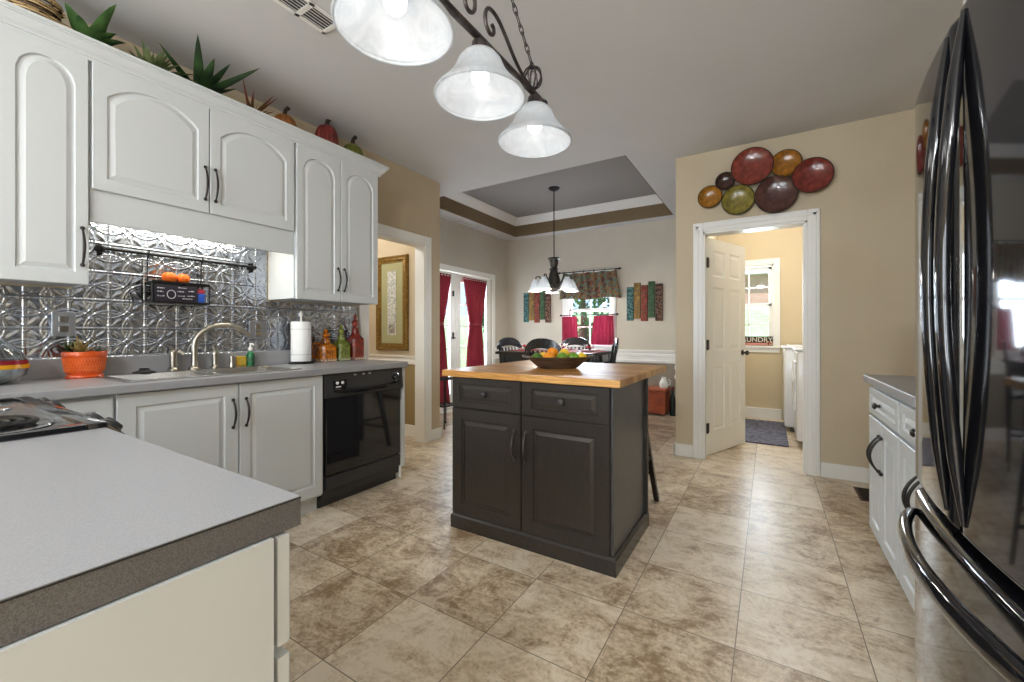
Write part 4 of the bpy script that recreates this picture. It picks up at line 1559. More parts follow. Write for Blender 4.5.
# ================================================================== ISLAND
IY = 1.905     # door faces
IX0, IX1 = -1.588, -.637
isl = thing('kitchen_island', 'charcoal painted kitchen island cabinet in the middle of the floor', 'island', (-1.11, 2.2, 0))
bd = MB()
bd.box((IX0, IY + .021, .085), (IX1, 2.50, .886), .002)
bd.build('body', 'island', isl)
MB().box((IX1, IY + .02, .085), (IX1 + .012, 2.50, .886), .002).build('side_panel', 'island_side', isl)
MB().box((IX0 - .012, IY + .02, .085), (IX0, 2.50, .886), .002).build('side_panel', 'island_side', isl)
MB().box((IX0 - .02, 2.50, .0), (IX1 + .03, 2.522, .886), .002).build('back_panel', 'island', isl)
pb = MB()
pr_ = [(0, 0), (.03, 0), (.03, .072), (.018, .085), (0, .085)]
P = [(IX0 + .028, IY + .030, -1, -1), (IX1 - .006, IY + .030, 1, -1), (IX1 - .006, 2.50, 1, 1), (IX0 + .028, 2.50, -1, 1)]
pb.loft([[(x + dx * (p + .008), y + dy * (p + .002), z) for p, z in pr_] for x, y, dx, dy in P], close=True)
pb.build('plinth', 'island', isl)


def isl_front(name, x0, x1, z0, z1, mx, my):
    return panel_door(x1 - x0, z1 - z0, .02, mx, my, my, M4=axes((x0, IY + .02, z0), (1, 0, 0), (0, -1, 0)), depth=.009, b1=.012, b2=.03).build(name, 'island', isl)


XM = -1.119
d = isl_front('drawer', IX0, XM - .003, .708, .882, .05, .034)
knob((-1.352, IY, .797), (0, -1, 0), d, 'black_satin')
d = isl_front('drawer', XM + .003, IX1, .708, .882, .06, .034)
knob((-.880, IY, .797), (0, -1, 0), d, 'black_satin')
d = isl_front('door', IX0, XM - .003, .088, .702, .068, .062)
bow_pull((-1.155, IY, .462), (-1.155, IY, .618), (0, -1, 0), parent=d, mat='pewter')
d = isl_front('door', XM + .003, IX1, .088, .702, .068, .062)
bow_pull((-1.085, IY, .462), (-1.085, IY, .618), (0, -1, 0), parent=d, mat='pewter')
bt_ = MB().box((-1.645, 1.878, .887), (-.578, 2.905, .923), .004)
tag(centre(bt_.build('butcher_block_top', 'butcher')), 'honey coloured butcher block top on the island', 'worktop')
IT = .923


def stool(x, y, rz, label):
    t = thing('bar_stool', label, 'stool', (x, y, 0), rz, 'dark stools at the island')
    s = MB()
    s.prism([(-.17 + .03, -.16), (.17 - .03, -.16), (.17, -.13), (.17, .13), (.14, .16), (-.14, .16), (-.17, .13), (-.17, -.13)], 'z', .60, .63)
    s.build('seat', 'dark_wood', t, world=False)
    top = ((-.13, -.12), (.13, -.12), (.13, .12), (-.13, .12))
    ft_ = [(a * 1.62, b * 1.62) for a, b in top]
    for a, b in zip(top, ft_):
        l = MB()
        l.loft([[(p[0] + q[0] * r, p[1] + q[1] * r, z) for q in ((-1, -1), (1, -1), (1, 1), (-1, 1))] for p, z, r in ((b, 0, .015), (a, .60, .019))])
        l.build('leg', 'dark_wood', t, world=False)
    for z, k in ((.19, 0), (.30, 1)):
        s_ = z / .60
        P_ = [(b[0] + (a[0] - b[0]) * s_, b[1] + (a[1] - b[1]) * s_) for a, b in zip(top, ft_)]
        for i in ((0, 2) if k == 0 else (1, 3)):
            a, b = P_[i], P_[(i + 1) % 4]
            MB().tube([(a[0], a[1], z), (b[0], b[1], z)], .012, 8).build('stretcher', 'dark_wood', t, world=False)
    return t


stool(-.86, 2.735, 0, 'dark wooden stool tucked under the near right corner of the island top')
stool(-1.38, 2.735, 0, 'dark wooden stool hidden behind the left half of the island')

# fruit bowl ------------------------------------------------------------------
bx_, by_ = -1.115, 2.35
bw_ = thing('fruit_bowl', 'dark wooden bowl standing on the butcher block', 'bowl', (bx_, by_, IT))
rot = Matrix.Translation((bx_, by_, IT)) @ Matrix.Rotation(.55, 4, 'Z')
b = MB()
b.M = rot
b.lathe([(0, .0), (.115, .0), (.122, .004), (.163, .040), (.193, .066), (.20, .071), (.194, .073), (.185, .068), (.155, .042), (.11, .012), (0, .010)], 40, cap=False, sy=.72)
b.build('shell', noise_mat('bowl_wood', lin(64, 50, 40), lin(90, 72, 58), 10, .45, stretch=(1, 1, 5)), bw_, smooth=50)
hh = MB()
hh.M = rot
for s in (-1, 1):
    hh.tube([(s * .190, -.03, .069), (s * .212, -.022, .073), (s * .216, 0, .074), (s * .212, .022, .073), (s * .190, .03, .069)], .007, 8)
hh.build('handles', new_mat('bowl_handles', lin(112, 108, 100), .4, .6), bw_, smooth=50)
orange = noise_mat('orange_peel', lin(238, 150, 24), lin(230, 134, 16), 80, .45, bump=.15)
lemon = noise_mat('lemon_peel', lin(240, 204, 60), lin(228, 186, 40), 60, .4, bump=.1)
green = noise_mat('apple_green', lin(120, 158, 46), lin(92, 136, 36), 12, .3)
lime = noise_mat('lime_peel', lin(86, 124, 36), lin(60, 98, 30), 30, .35)


def fruit(kind, lx, ly, lz, r, mat, label, lem=False, rz=0.0, s=(1, 1, 1)):
    p = rot @ Vector((lx, ly, lz))
    t = thing(kind, label, kind, p, rz, 'fruit in the wooden bowl')
    m_ = MB()
    if lem:
        m_.M = Matrix.Rotation(PI / 2, 4, 'Y')
        m_.lathe([(0, -r * 1.35), (r * .16, -r * 1.3), (r * .3, -r * 1.12), (r * .72, -r * .75), (r * .95, -r * .3), (r, 0), (r * .95, r * .3), (r * .72, r * .75), (r * .3, r * 1.12), (r * .16, r * 1.3), (0, r * 1.35)], 18)
    else:
        m_.lathe([(0, -r * .86), (r * .25, -r * .93), (r * .62, -r * .76), (r * .92, -r * .38), (r, 0), (r * .93, r * .4), (r * .66, r * .76), (r * .3, r * .93), (r * .1, r * .88), (0, r * .82)], 18)
    m_.build('flesh', mat, t, world=False, smooth=60)
    m_ = MB()
    zz = r * .84
    if lem:
        m_.ball((r * 1.35, 0, 0), r * .09, 8, 6)
    else:
        m_.tube([(0, 0, zz), (r * .06, 0, zz + r * .22)], r * .05, 6)
    m_.build('stem', 'stem', t, world=False)


fruit('lime', -.128, -.015, .066, .030, lime, 'lime at the left end of the fruit bowl', True, .4)
fruit('lemon', -.085, .045, .066, .032, lemon, 'lemon beside the lime at the left of the bowl', True, 1.2)
fruit('orange', -.058, -.040, .062, .038, orange, 'lower front orange in the fruit bowl')
fruit('orange', -.030, .022, .092, .036, orange, 'orange on top of the pile in the fruit bowl')
fruit('apple', .022, -.046, .064, .037, green, 'green apple at the front middle of the fruit bowl')
fruit('lemon', .045, .030, .088, .032, lemon, 'lemon resting behind the green apple, near the top', True, -.4)
fruit('apple', .094, -.018, .064, .036, green, 'green apple at the right side of the fruit bowl')
fruit('lemon', .148, .0, .072, .025, lemon, 'small lemon at the right end of the fruit bowl', True, .2)
fruit('orange', .100, .062, .060, .034, orange, 'orange at the back of the fruit bowl')

# ================================================================== RIGHT SIDE
RF = .461
for i, (ya, yb, lab) in enumerate(((2.335, 2.945, 'white base cabinet at the far end beyond the refrigerator'), (1.665, 2.325, 'white base cabinet right beside the refrigerator'))):
    t = thing('base_cabinet', lab, 'cabinet', (RF, (ya + yb) / 2, 0), group='white base cabinets by the refrigerator')
    MB().box((RF + .021, ya, .09), (RX - .004, yb, .876), .002).build('body', 'cab', t)
    MB().box((RF + .08, ya, 0), (RX - .004, yb, .09)).build('toe_kick', 'cab', t)
    d = panel_door(yb - ya - .02, .135, .02, .045, .034, .034, M4=axes((RF + .02, yb - .01, .715), (0, -1, 0), (-1, 0, 0))).build('drawer', 'cab', t)
    knob((RF, (ya + yb) / 2 + .03, .782), (-1, 0, 0), d)
    hw_ = (yb - ya - .02) / 2 - .002
    d = panel_door(hw_, .60, .02, .05, .06, .06, M4=axes((RF + .02, yb - .01, .10), (0, -1, 0), (-1, 0, 0))).build('door', 'cab', t)
    ym = yb - .01 - hw_
    bow_pull((RF, ym + .022, .465), (RF, ym + .022, .635), (-1, 0, 0), parent=d, bow=.042)
    d = panel_door(hw_, .60, .02, .05, .06, .06, M4=axes((RF + .02, yb - .014 - hw_, .10), (0, -1, 0), (-1, 0, 0))).build('door', 'cab', t)
    bow_pull((RF, ym - .026, .465), (RF, ym - .026, .635), (-1, 0, 0), parent=d, bow=.042)
rc = thing('countertop', 'short grey laminate countertop beyond the refrigerator', 'countertop', (.75, 2.3, CT0))
MB().box((RF - .022, 1.66, CT0), (RX, 2.95, CT1), .004).build('slab', 'counter', rc)
MB().box((RX - .02, 1.66, CT1), (RX, 2.965, 1.012), .003).build('backsplash_lip', 'counter', rc)

# refrigerator
FY0, FY1, FYM = .775, 1.612, 1.1935
fg = thing('refrigerator', 'glossy black french door refrigerator at the right', 'refrigerator', (.7, FYM, 0))


def fx(y):
    return .322 + .030 * ((y - FYM) / .418) ** 2


MB().box((.43, FY0 + .005, .02), (1.06, FY1 - .005, 1.775), .006).build('body', 'black_satin', fg)


def contour(y0, y1, z0, z1, name, rt=.02, rb=.02, N=18):
    """curved front panel with rolled edges"""
    mb = MB()
    loops = []
    zs = [(z0, .018), (z0 + .003, .007), (z0 + .012, 0), (z0 + .018, 0), (z1 - .018, 0), (z1 - .012, 0), (z1 - .003, .007), (z1, .018)]
    ys = [y0 + (y1 - y0) * i / N for i in range(N + 1)]
    for i, y in enumerate(ys):
        e = min(i, N - i)
        ed = {0: .030, 1: .0}.get(e, 0)
        yy = y
        loops.append([(fx(y) + max(ed, dz), yy, z) for z, dz in zs] + [(.428, yy, z1), (.428, yy, z0)])
    # roll the two vertical edges
    a = [(fx(y0 + .008) + max(.010, dz), y0 + .006, z) for z, dz in zs] + [(.428, y0 + .006, z1), (.428, y0 + .006, z0)]
    b = [(fx(y0 + .02) + dz, y0 + .02, z) for z, dz in zs] + [(.428, y0 + .02, z1), (.428, y0 + .02, z0)]
    c2 = [(fx(y1 - .02) + dz, y1 - .02, z) for z, dz in zs] + [(.428, y1 - .02, z1), (.428, y1 - .02, z0)]
    d2 = [(fx(y1 - .008) + max(.010, dz), y1 - .006, z) for z, dz in zs] + [(.428, y1 - .006, z1), (.428, y1 - .006, z0)]
    loops = [loops[0], a, b] + [l for l in loops[1:-1] if l[0][1] > y0 + .025 and l[0][1] < y1 - .025] + [c2, d2, loops[-1]]
    mb.loft(loops)
    return mb.build(name, 'fridge', fg, smooth=50)


def bow_handle(p0, p1, bow, r, parent, flat=.6, N=32, pw=1.0):
    """broad arched appliance handle; outward is -x"""
    mb = MB()
    p0, p1 = Vector(p0), Vector(p1)
    d = (p1 - p0).normalized()
    side = d.cross(Vector((-1, 0, 0))).normalized()
    loops = []
    for i in range(N + 1):
        s = i / N
        k = math.sin(PI * s) ** pw
        c = p0.lerp(p1, s)
        c = Vector((fx(c.y) - .001 - bow * k, c.y, c.z))
        ww = r * (.45 + .70 * min(1, k * 1.6))
        th = r * flat * (.35 + .65 * min(1, k * 2.5))
        loops.append([c + side * ww * math.cos(2 * PI * q / 12) + Vector((-1, 0, 0)) * th * math.sin(2 * PI * q / 12) for q in range(12)])
    mb.loft(loops)
    return mb.build('handle', 'fridge', parent, smooth=50)


fd1 = contour(FYM + .003, FY1, .735, 1.79, 'door')
fd2 = contour(FY0, FYM - .003, .735, 1.79, 'door')
fdr = contour(FY0, FY1, .10, .705, 'freezer_drawer', N=30)
bow_handle((0, FYM + .045, .765), (0, FYM + .045, 1.765), .030, .0165, fd1, .7)
bow_handle((0, FYM - .045, .765), (0, FYM - .045, 1.765), .030, .0165, fd2, .7)
bow_handle((0, FY1 - .035, .645), (0, FY0 + .035, .645), .050, .021, fdr, .7, pw=.62)
MB().box((.40, FY0 + .02, .70), (.43, FY1 - .02, .74)).build('gasket', 'black', fg)
MB().box((.42, FY0 + .01, 0), (.95, FY1 - .01, .10)).build('base_grille', 'black_satin', fg)
for y in (FY0 + .03, FY1 - .09):
    MB().box((.43, y, 1.775), (.55, y + .06, 1.80), .006).build('hinge_cover', 'black_satin', fg)
of = thing('over_fridge_cabinet', 'white wall cabinet above the refrigerator', 'cabinet', (.8, FYM, 1.84))
MB().box((.478, .775, 1.84), (RX - .004, 1.645, 2.55), .003).build('body', 'cab', of)
for y1_ in (1.64, 1.206):
    panel_door(.427, .69, .02, .06, .06, .06, .06, False, axes((.477, y1_, 1.85), (0, -1, 0), (-1, 0, 0))).build('door', 'cab', of)

# floor register
fv = thing('floor_register', 'brown metal floor register beside the far base cabinet', 'vent', (.58, 3.78, 0))
MB().box((.53, 3.66, 0), (.66, 3.95, .006), .002).build('frame', new_mat('register_brown', lin(84, 60, 44), .5, .4), fv)
q = MB()
for k in range(12):
    q.box((.545, 3.68 + k * .022, .006), (.645, 3.69 + k * .022, .009))
q.build('louvres', new_mat('register_dark', lin(40, 30, 24), .5, .4), fv)

# ================================================================== PLATES ON THE DOOR WALL
PLATES = [(-.448, 2.352, .097, (186, 124, 34), 'small ochre round plate at the lower left end of the group', .0),
          (-.325, 2.460, .075, (76, 50, 42), 'smallest round plate, dark brown, on the wall', .03),
          (-.228, 2.285, .125, (154, 140, 60), 'olive green round plate above the laundry doorway', .02),
          (-.122, 2.542, .155, (150, 66, 52), 'big red round plate at the top left of the group', .045),
          (.117, 2.522, .108, (182, 118, 34), 'ochre round plate between the two red plates', .03),
          (.050, 2.285, .152, (96, 60, 54), 'big plum brown round plate at the bottom of the group', .02),
          (.292, 2.385, .136, (142, 58, 48), 'red round plate at the right end of the group', .045)]
for (x, z, r, c, lab, off) in PLATES:
    t = thing('wall_plate', lab, 'plate', (x, 4.12 - off, z - r), group='round plates above the laundry door')
    m_ = MB()
    m_.M = Matrix.Translation((x, 4.119 - off, z)) @ Matrix.Rotation(PI / 2, 4, 'X')
    m_.lathe([(0, 0), (r * .55, 0), (r * .9, .022), (r, .034), (r * .985, .040), (r * .9, .030), (r * .55, .012), (r * .2, .009), (0, .009)], 40)
    cc = lin(*c)
    m_.build('dish', noise_mat('plate_glaze', cc, lin(c[0] * .66, c[1] * .66, c[2] * .66), 26, .2, coat=.5, lo=.3, hi=.7), t, smooth=50)
    m_ = MB()
    m_.M = Matrix.Translation((x, 4.119 - off, z)) @ Matrix.Rotation(PI / 2, 4, 'X')
    m_.tube([(r * .992 * math.cos(a), r * .992 * math.sin(a), .037) for a in [2 * PI * k / 40 for k in range(40)]], .0045, 6, closed=True)
    m_.build('rim', new_mat('plate_rim', lin(c[0] * .4, c[1] * .4, c[2] * .4), .4), t, smooth=50)
    if off:
        m_ = MB()
        m_.M = Matrix.Translation((x, 4.12, z)) @ Matrix.Rotation(PI / 2, 4, 'X')
        m_.lathe([(.02, 0.0005), (.02, off + .002)], 12)
        m_.build('hanger', 'black_metal', t)

# ================================================================== LAUNDRY DOOR AND ROOM
A = math.radians(68)
ld = bpy.data.objects.new('door_1', None)
COL.objects.link(ld)
ld.location = (-.487, 4.225, .01)
ld.rotation_euler = (0, 0, A)
tag(ld, 'ivory six-panel door standing open into the laundry', 'door', kind='structure')
DW_, DH_, DT_ = .742, 2.015, .035
db_ = MB()
xs = [0, .105, .325, .415, .635, DW_]
zs = [0, .22, .84, .965, 1.56, 1.665, 1.905, DH_]
# stiles, rails and panels, both faces
for side, (yf, sg) in enumerate(((0, -1), (DT_, 1))):
    for i in range(5):
        for j in range(7):
            xa, xb, za, zb = xs[i], xs[i + 1], zs[j], zs[j + 1]
            if i in (1, 3) and j in (1, 3, 5):
                def lp(n, dpt):
                    return [(xa + n, yf - sg * dpt, za + n), (xb - n, yf - sg * dpt, za + n), (xb - n, yf - sg * dpt, zb - n), (xa + n, yf - sg * dpt, zb - n)]
                db_.loft([lp(0, 0), lp(.008, .009), lp(.022, .009), lp(.045, .001)], cap0=False)
            else:
                db_.f([db_.v(p) for p in ((xa, yf, za), (xb, yf, za), (xb, yf, zb), (xa, yf, zb))])
for (a, b) in (((0, 0), (0, DH_)), ((DW_, 0), (DW_, DH_))):
    db_.f([db_.v((a[0], 0, 0)), db_.v((a[0], DT_, 0)), db_.v((a[0], DT_, DH_)), db_.v((a[0], 0, DH_))])
for z in (0, DH_):
    db_.f([db_.v((0, 0, z)), db_.v((DW_, 0, z)), db_.v((DW_, DT_, z)), db_.v((0, DT_, z))])
bmesh.ops.remove_doubles(db_.bm, verts=db_.bm.verts[:], dist=1e-5)
db_.build('door_leaf', 'door_cream', ld, world=False)
for z in (.25, 1.02, 1.78):
    h_ = MB()
    h_.box((-.012, -.006, z - .045), (.03, .0, z + .045), .002)
    h_.tube([(-.008, -.010, z - .048), (-.008, -.010, z + .048)], .006, 8)
    h_.build('hinge', 'bronze', ld, world=False)
kn = MB()
for yy, s in ((0, -1), (DT_, 1)):
    kn.M = Matrix.Translation((.68, yy, .93)) @ Matrix.Rotation(-s * PI / 2, 4, 'X')
    kn.lathe([(.028, 0), (.028, .006), (.011, .010), (.011, .03), (.022, .038), (.026, .05), (.02, .06), (0, .062)], 16)
kn.build('door_knob', 'bronze', ld, world=False, smooth=40)


def machine(y0, y1, x, label, name, cat, washer):
    t = thing(name, label, cat, ((x + .9) / 2, (y0 + y1) / 2, 0), group='white laundry machines')
    MB().box((x + .02, y0, .06), (x + .74, y1, .955), .02, 3).build('body', 'appliance_white', t, smooth=40)
    MB().box((x, y0 - .004, .957), (x + .74, y1 + .004, .985), .012, 3).build('top_cover', 'appliance_white', t, smooth=40)
    cpp = MB()
    cpp.prism([(x + .60, .985), (x + .74, .985), (x + .74, 1.09), (x + .66, 1.09)], 'y', y0, y1)
    c_ = cpp.build('control_panel', 'appliance_white', t)
    for k in (.2, .5, .8):
        kk = MB()
        kk.M = Matrix.Translation((x + .63, y0 + (y1 - y0) * k, 1.035)) @ Matrix.Rotation(-PI / 2, 4, 'Y')
        kk.lathe([(.025, 0), (.022, .025), (0, .026)], 14)
        kk.build('knob', 'steel', c_, smooth=40)
    if washer:
        MB().box((x + .06, y0 + .05, .985), (x + .55, y1 - .05, .997), .006).build('lid', 'appliance_white', t)
    else:
        dd = MB().box((x + .004, y0 + .08, .35), (x + .02, y1 - .08, .85), .01).build('door', 'appliance_white', t)
        MB().box((x - .012, y0 + .10, .56), (x + .004, y0 + .13, .66), .004).build('handle', 'steel', dd)
    MB().box((x + .08, y0 + .02, .0105), (x + .72, y1 - .02, .058)).build('base', 'black_satin', t)


machine(5.02, 5.69, .215, 'white dryer nearer the laundry doorway', 'dryer', 'dryer', False)
machine(5.73, 6.40, .13, 'white washing machine farther back beside the laundry window', 'washing_machine', 'washing machine', True)
rgm = noise_mat('rug_slate', lin(58, 60, 76), lin(132, 132, 148), 22, .95, stretch=(1, 4, 1), detail=8, lo=.42, hi=.6)
rug = thing('laundry_rug', 'slate blue woven rug on the laundry floor', 'rug', (-.2, 5.55, 0))
MB().box((-.58, 5.00, 0), (.170, 6.30, .010), .004).build('pile', rgm, rug)
q = MB()
q.box((-.58, 4.985, .001), (.170, 5.00, .008))
q.box((-.58, 6.30, .001), (.170, 6.315, .008))
q.build('hem', new_mat('rug_hem', lin(60, 60, 82), .95), rug)
sg = thing('laundry_sign', 'small black and red sign reading LAUNDRY on the window sill', 'sign', (-.13, 6.47, LWZ0))
MB().box((-.36, 6.462, LWZ0 + .001), (.045, 6.48, LWZ0 + .125), .002).build('board', new_mat('sign_black', lin(52, 44, 42), .6), sg)
MB().box((-.35, 6.459, LWZ0 + .008), (-.03, 6.462, LWZ0 + .038)).build('red_band', new_mat('sign_pink', lin(214, 140, 130), .6), sg)
MB().box((-.03, 6.459, LWZ0 + .008), (.04, 6.462, LWZ0 + .06)).build('corner_patch', tapestry_mat('sign_patch', [lin(160, 40, 34), lin(220, 190, 160), lin(90, 30, 26)], 90), sg)
fc_ = bpy.data.curves.new('lettering', 'FONT')
fc_.body = 'LAUNDRY'
fc_.size = .088
fc_.extrude = .002
fc_.align_x = 'CENTER'
fc_.materials.append(new_mat('sign_letter', lin(232, 226, 214), .6))
ftmp = bpy.data.objects.new('lettering_curve', fc_)
COL.objects.link(ftmp)
bpy.context.view_layer.update()
fo = bpy.data.objects.new('lettering', bpy.data.meshes.new_from_object(ftmp.evaluated_get(bpy.context.evaluated_depsgraph_get())))
bpy.data.objects.remove(ftmp)
COL.objects.link(fo)
fo.parent = sg
fo.location = (-.03, -.011, .052)
fo.rotation_euler = (PI / 2, 0, 0)

# lamps of the laundry and the passage, and two unseen fill lamps added behind the camera
def ceiling_lamp(x, y, watts, color, label, z=CZ):
    t = thing('ceiling_lamp', label, 'lamp', (x, y, z - .09))
    MB().lathe([(.16, -.02), (.16, 0), (0, 0)], 28, (x, y, z)).build('base', 'trim', t, smooth=40)
    MB().lathe([(0, -.085), (.06, -.08), (.11, -.06), (.145, -.02)], 28, (x, y, z), cap=False).build('dome', new_mat('lit_dome', (1, 1, 1, 1), .4, emit=(1, .95, .88, 1), estr=4), t, smooth=60)
    point('lamp_light', (x, y, z - .16), watts, color, .1)


ceiling_lamp(.1, 5.35, 26, (1, .97, .92), 'white dome ceiling lamp in the laundry')
ceiling_lamp(-4.0, 2.3, 36, (1, .95, .85), 'white dome ceiling lamp in the passage room')
ceiling_lamp(-1.6, -1.6, 22, (.95, .98, 1), 'added unseen white dome fill lamp in the breakfast area near the left wall')  # unseen lamp added behind the camera as general fill
ceiling_lamp(-.22, -1.75, 84, (.92, .965, 1), 'added unseen white dome fill lamp in the breakfast area near the right wall')  # added out of view to brighten the base cabinet fronts

# ================================================================== DINING ROOM
# french doors
for k, (a, b, hinge) in enumerate(((FD0 + .012, 4.832, 1), (4.838, FD1 - .012, 0))):
    dd = bpy.data.objects.new('door_%d' % (k + 2), None)
    COL.objects.link(dd)
    dd.location = (DXL - .05, (a + b) / 2, 0)
    tag(dd, ['white glazed french door leaf nearer the kitchen', 'white glazed french door leaf nearer the back wall'][k], 'door', kind='structure')
    f = MB()
    x0, x1 = DXL - .055, DXL - .012
    st = .115
    f.box((x0, a, .01), (x1, a + st, FDZ - .008), .004)
    f.box((x0, b - st, .01), (x1, b, FDZ - .008), .004)
    f.box((x0, a + st, .01), (x1, b - st, .25), .004)
    f.box((x0, a + st, FDZ - .13), (x1, b - st, FDZ - .008), .004)
    for i in range(1, 3):
        yy = a + st + (b - a - 2 * st) * i / 3
        f.box((x0 + .01, yy - .009, .25), (x1 - .01, yy + .009, FDZ - .13))
    for j in range(1, 5):
        zz = .25 + (FDZ - .38) * j / 5
        f.box((x0 + .01, a + st, zz - .009), (x1 - .01, b - st, zz + .009))
    f.build('door_frame', 'trim', dd)
    MB().box((x0 + .018, a + st - .005, .245), (x0 + .024, b - st + .005, FDZ - .125)).build('glass', 'window_glass', dd)
    if k == 0:
        hd_ = MB()
        for z, hh in ((1.72, .04), (1.10, .05)):
            hd_.box((x1, b - .075, z - hh), (x1 + .012, b - .045, z + hh), .003)
        hd_.tube([(x1 + .012, b - .06, 1.07), (x1 + .045, b - .06, 1.07), (x1 + .045, b - .15, 1.07)], .008, 8)
        hd_.build('door_handle', 'black_metal', dd)


def hourglass(y0, y1, label, x=DXL + .012):
    """sheer door curtain gathered at a tie"""
    t = thing('door_curtain', label, 'curtain', (x, (y0 + y1) / 2, .10), group='red curtains on the french doors')
    c = MB()
    zt, zb, zk = 1.985, .11, 1.27
    NZ, NY = 40, 64
    ym = (y0 + y1) / 2
    rows = []
    for i in range(NZ + 1):
        z = zb + (zt - zb) * i / NZ
        s = (z - zk) / ((zt - zk) if z > zk else (zk - zb))
        wd = (.50 + .50 * min(1, abs(s)) ** .9) if z > zk else (.50 + .40 * min(1, abs(s)) ** .7)
        amp = .013 + .005 * (1 - abs(s))
        rows.append([c.v((x + .012 + amp * math.sin(2 * PI * 11 * j / NY) + .003 * math.sin(5 * z + j), ym + (j / NY - .5) * (y1 - y0) * wd, z)) for j in range(NY + 1)])
    for a, b in zip(rows[:-1], rows[1:]):
        for j in range(NY):
            c.f([a[j], a[j + 1], b[j + 1], b[j]])
    c.build('cloth', 'red_fabric', t, smooth=60)
    w = (y1 - y0) * .52
    k = MB()
    k.loft([[(x + .012 + .024 * math.cos(a), ym + w / 2 * math.sin(a), z) for a in [2 * PI * q / 24 for q in range(24)]] for z in (zk - .022, zk + .022)], cap0=False, cap1=False)
    k.build('tie', 'red_fabric', t, smooth=60)
    for z in (zt - .02, zb + .02):
        MB().tube([(x + .012, y0 - .01, z), (x + .012, y1 + .01, z)], .006, 8).build('rod', 'trim', t)


hourglass(3.985, 4.70, 'red gathered curtain on the french door nearer the kitchen')
hourglass(4.965, 5.595, 'red gathered curtain on the french door nearer the back wall')

# dining table
tbx0, tbx1, tby0, tby1, tbz = -3.0, -1.73, 4.45, 5.42, .905
dt = thing('dining_table', 'dark counter-height dining table under the chandelier', 'table', (-2.33, 4.93, 0))
MB().box((tbx0, tby0, tbz - .035), (tbx1, tby1, tbz), .006).build('tabletop', 'dark_wood', dt)
ap = MB()
ap.box((tbx0 + .05, tby0 + .05, tbz - .13), (tbx1 - .05, tby0 + .075, tbz - .035))
ap.box((tbx0 + .05, tby1 - .075, tbz - .13), (tbx1 - .05, tby1 - .05, tbz - .035))
ap.box((tbx0 + .05, tby0 + .05, tbz - .13), (tbx0 + .075, tby1 - .05, tbz - .035))
ap.box((tbx1 - .075, tby0 + .05, tbz - .13), (tbx1 - .05, tby1 - .05, tbz - .035))
ap.build('apron', 'black_wood', dt)
for x in (tbx0 + .04, tbx1 - .12):
    for y in (tby0 + .04, tby1 - .12):
        l = MB()
        l.loft([[(x + .04 + q[0] * r, y + .04 + q[1] * r, z) for q in ((-1, -1), (1, -1), (1, 1), (-1, 1))] for z, r in ((0, .022), (.6, .035), (tbz - .035, .038))])
        l.build('leg', 'black_wood', dt)


def dining_chair(x, y, rz, label, wood='black_wood'):
    """counter-height chair, faces +y locally"""
    t = thing('dining_chair', label, 'chair', (x, y, 0), rz, 'black chairs around the dining table')
    MB().box((-.21, -.20, .60), (.21, .21, .635), .012).build('seat', wood, t, world=False)
    for sx in (-1, 1):
        l = MB()
        l.loft([[(sx * .185 + q[0] * r, .18 + q[1] * r, z) for q in ((-1, -1), (1, -1), (1, 1), (-1, 1))] for z, r in ((0, .014), (.60, .019))])
        l.build('leg', wood, t, world=False)
        l = MB()
        l.loft([[(sx * .185 + q[0] * r, yy + q[1] * r, z) for q in ((-1, -1), (1, -1), (1, 1), (-1, 1))] for z, r, yy in ((0, .014, -.21), (.60, .019, -.185), (.98, .016, -.235))])
        l.build('leg', wood, t, world=False)
    b = MB()
    loops = []
    for i in range(17):
        s = -1 + 2 * i / 16
        xx = s * .235
        yy = -.235 - .035 * (1 - s * s)
        top = .955 + .125 * (1 - abs(s) ** 2.6) ** .8
        bot = .915 + .05 * (1 - s * s)
        loops.append([(xx, yy - .011, bot), (xx, yy + .011, bot), (xx, yy + .009, top), (xx, yy - .011, top)])
    b.loft(loops)
    b.build('backrest', wood, t, world=False, smooth=40)
    for k in range(5):
        xx = -.12 + .06 * k
        MB().loft([[(xx + q[0] * .011, yy + q[1] * .006, z) for q in ((-1, -1), (1, -1), (1, 1), (-1, 1))] for z, yy in ((.635, -.185), (.94, -.255))]).build('slat', wood, t, world=False)
    for z, sx0, y0_, sx1, y1_ in ((.22, -1, .18, 1, .18), (.30, -1, -.2, -1, .18), (.30, 1, -.2, 1, .18), (.26, -1, -.2, 1, -.2)):
        MB().tube([(sx0 * .185, y0_, z), (sx1 * .185, y1_, z)], .010, 6).build('stretcher', wood, t, world=False)
    return t


dining_chair(-2.20, 4.48, 0, 'black round-backed chair on the kitchen side of the dining table')
dining_chair(-2.40, 5.40, PI, 'black round-backed chair on the window side of the dining table')
dining_chair(-1.83, 4.93, PI / 2 + .4, 'black chair at the right end of the dining table')
dining_chair(-2.88, 4.92, -PI / 2 - .25, 'black chair at the french door end of the dining table')

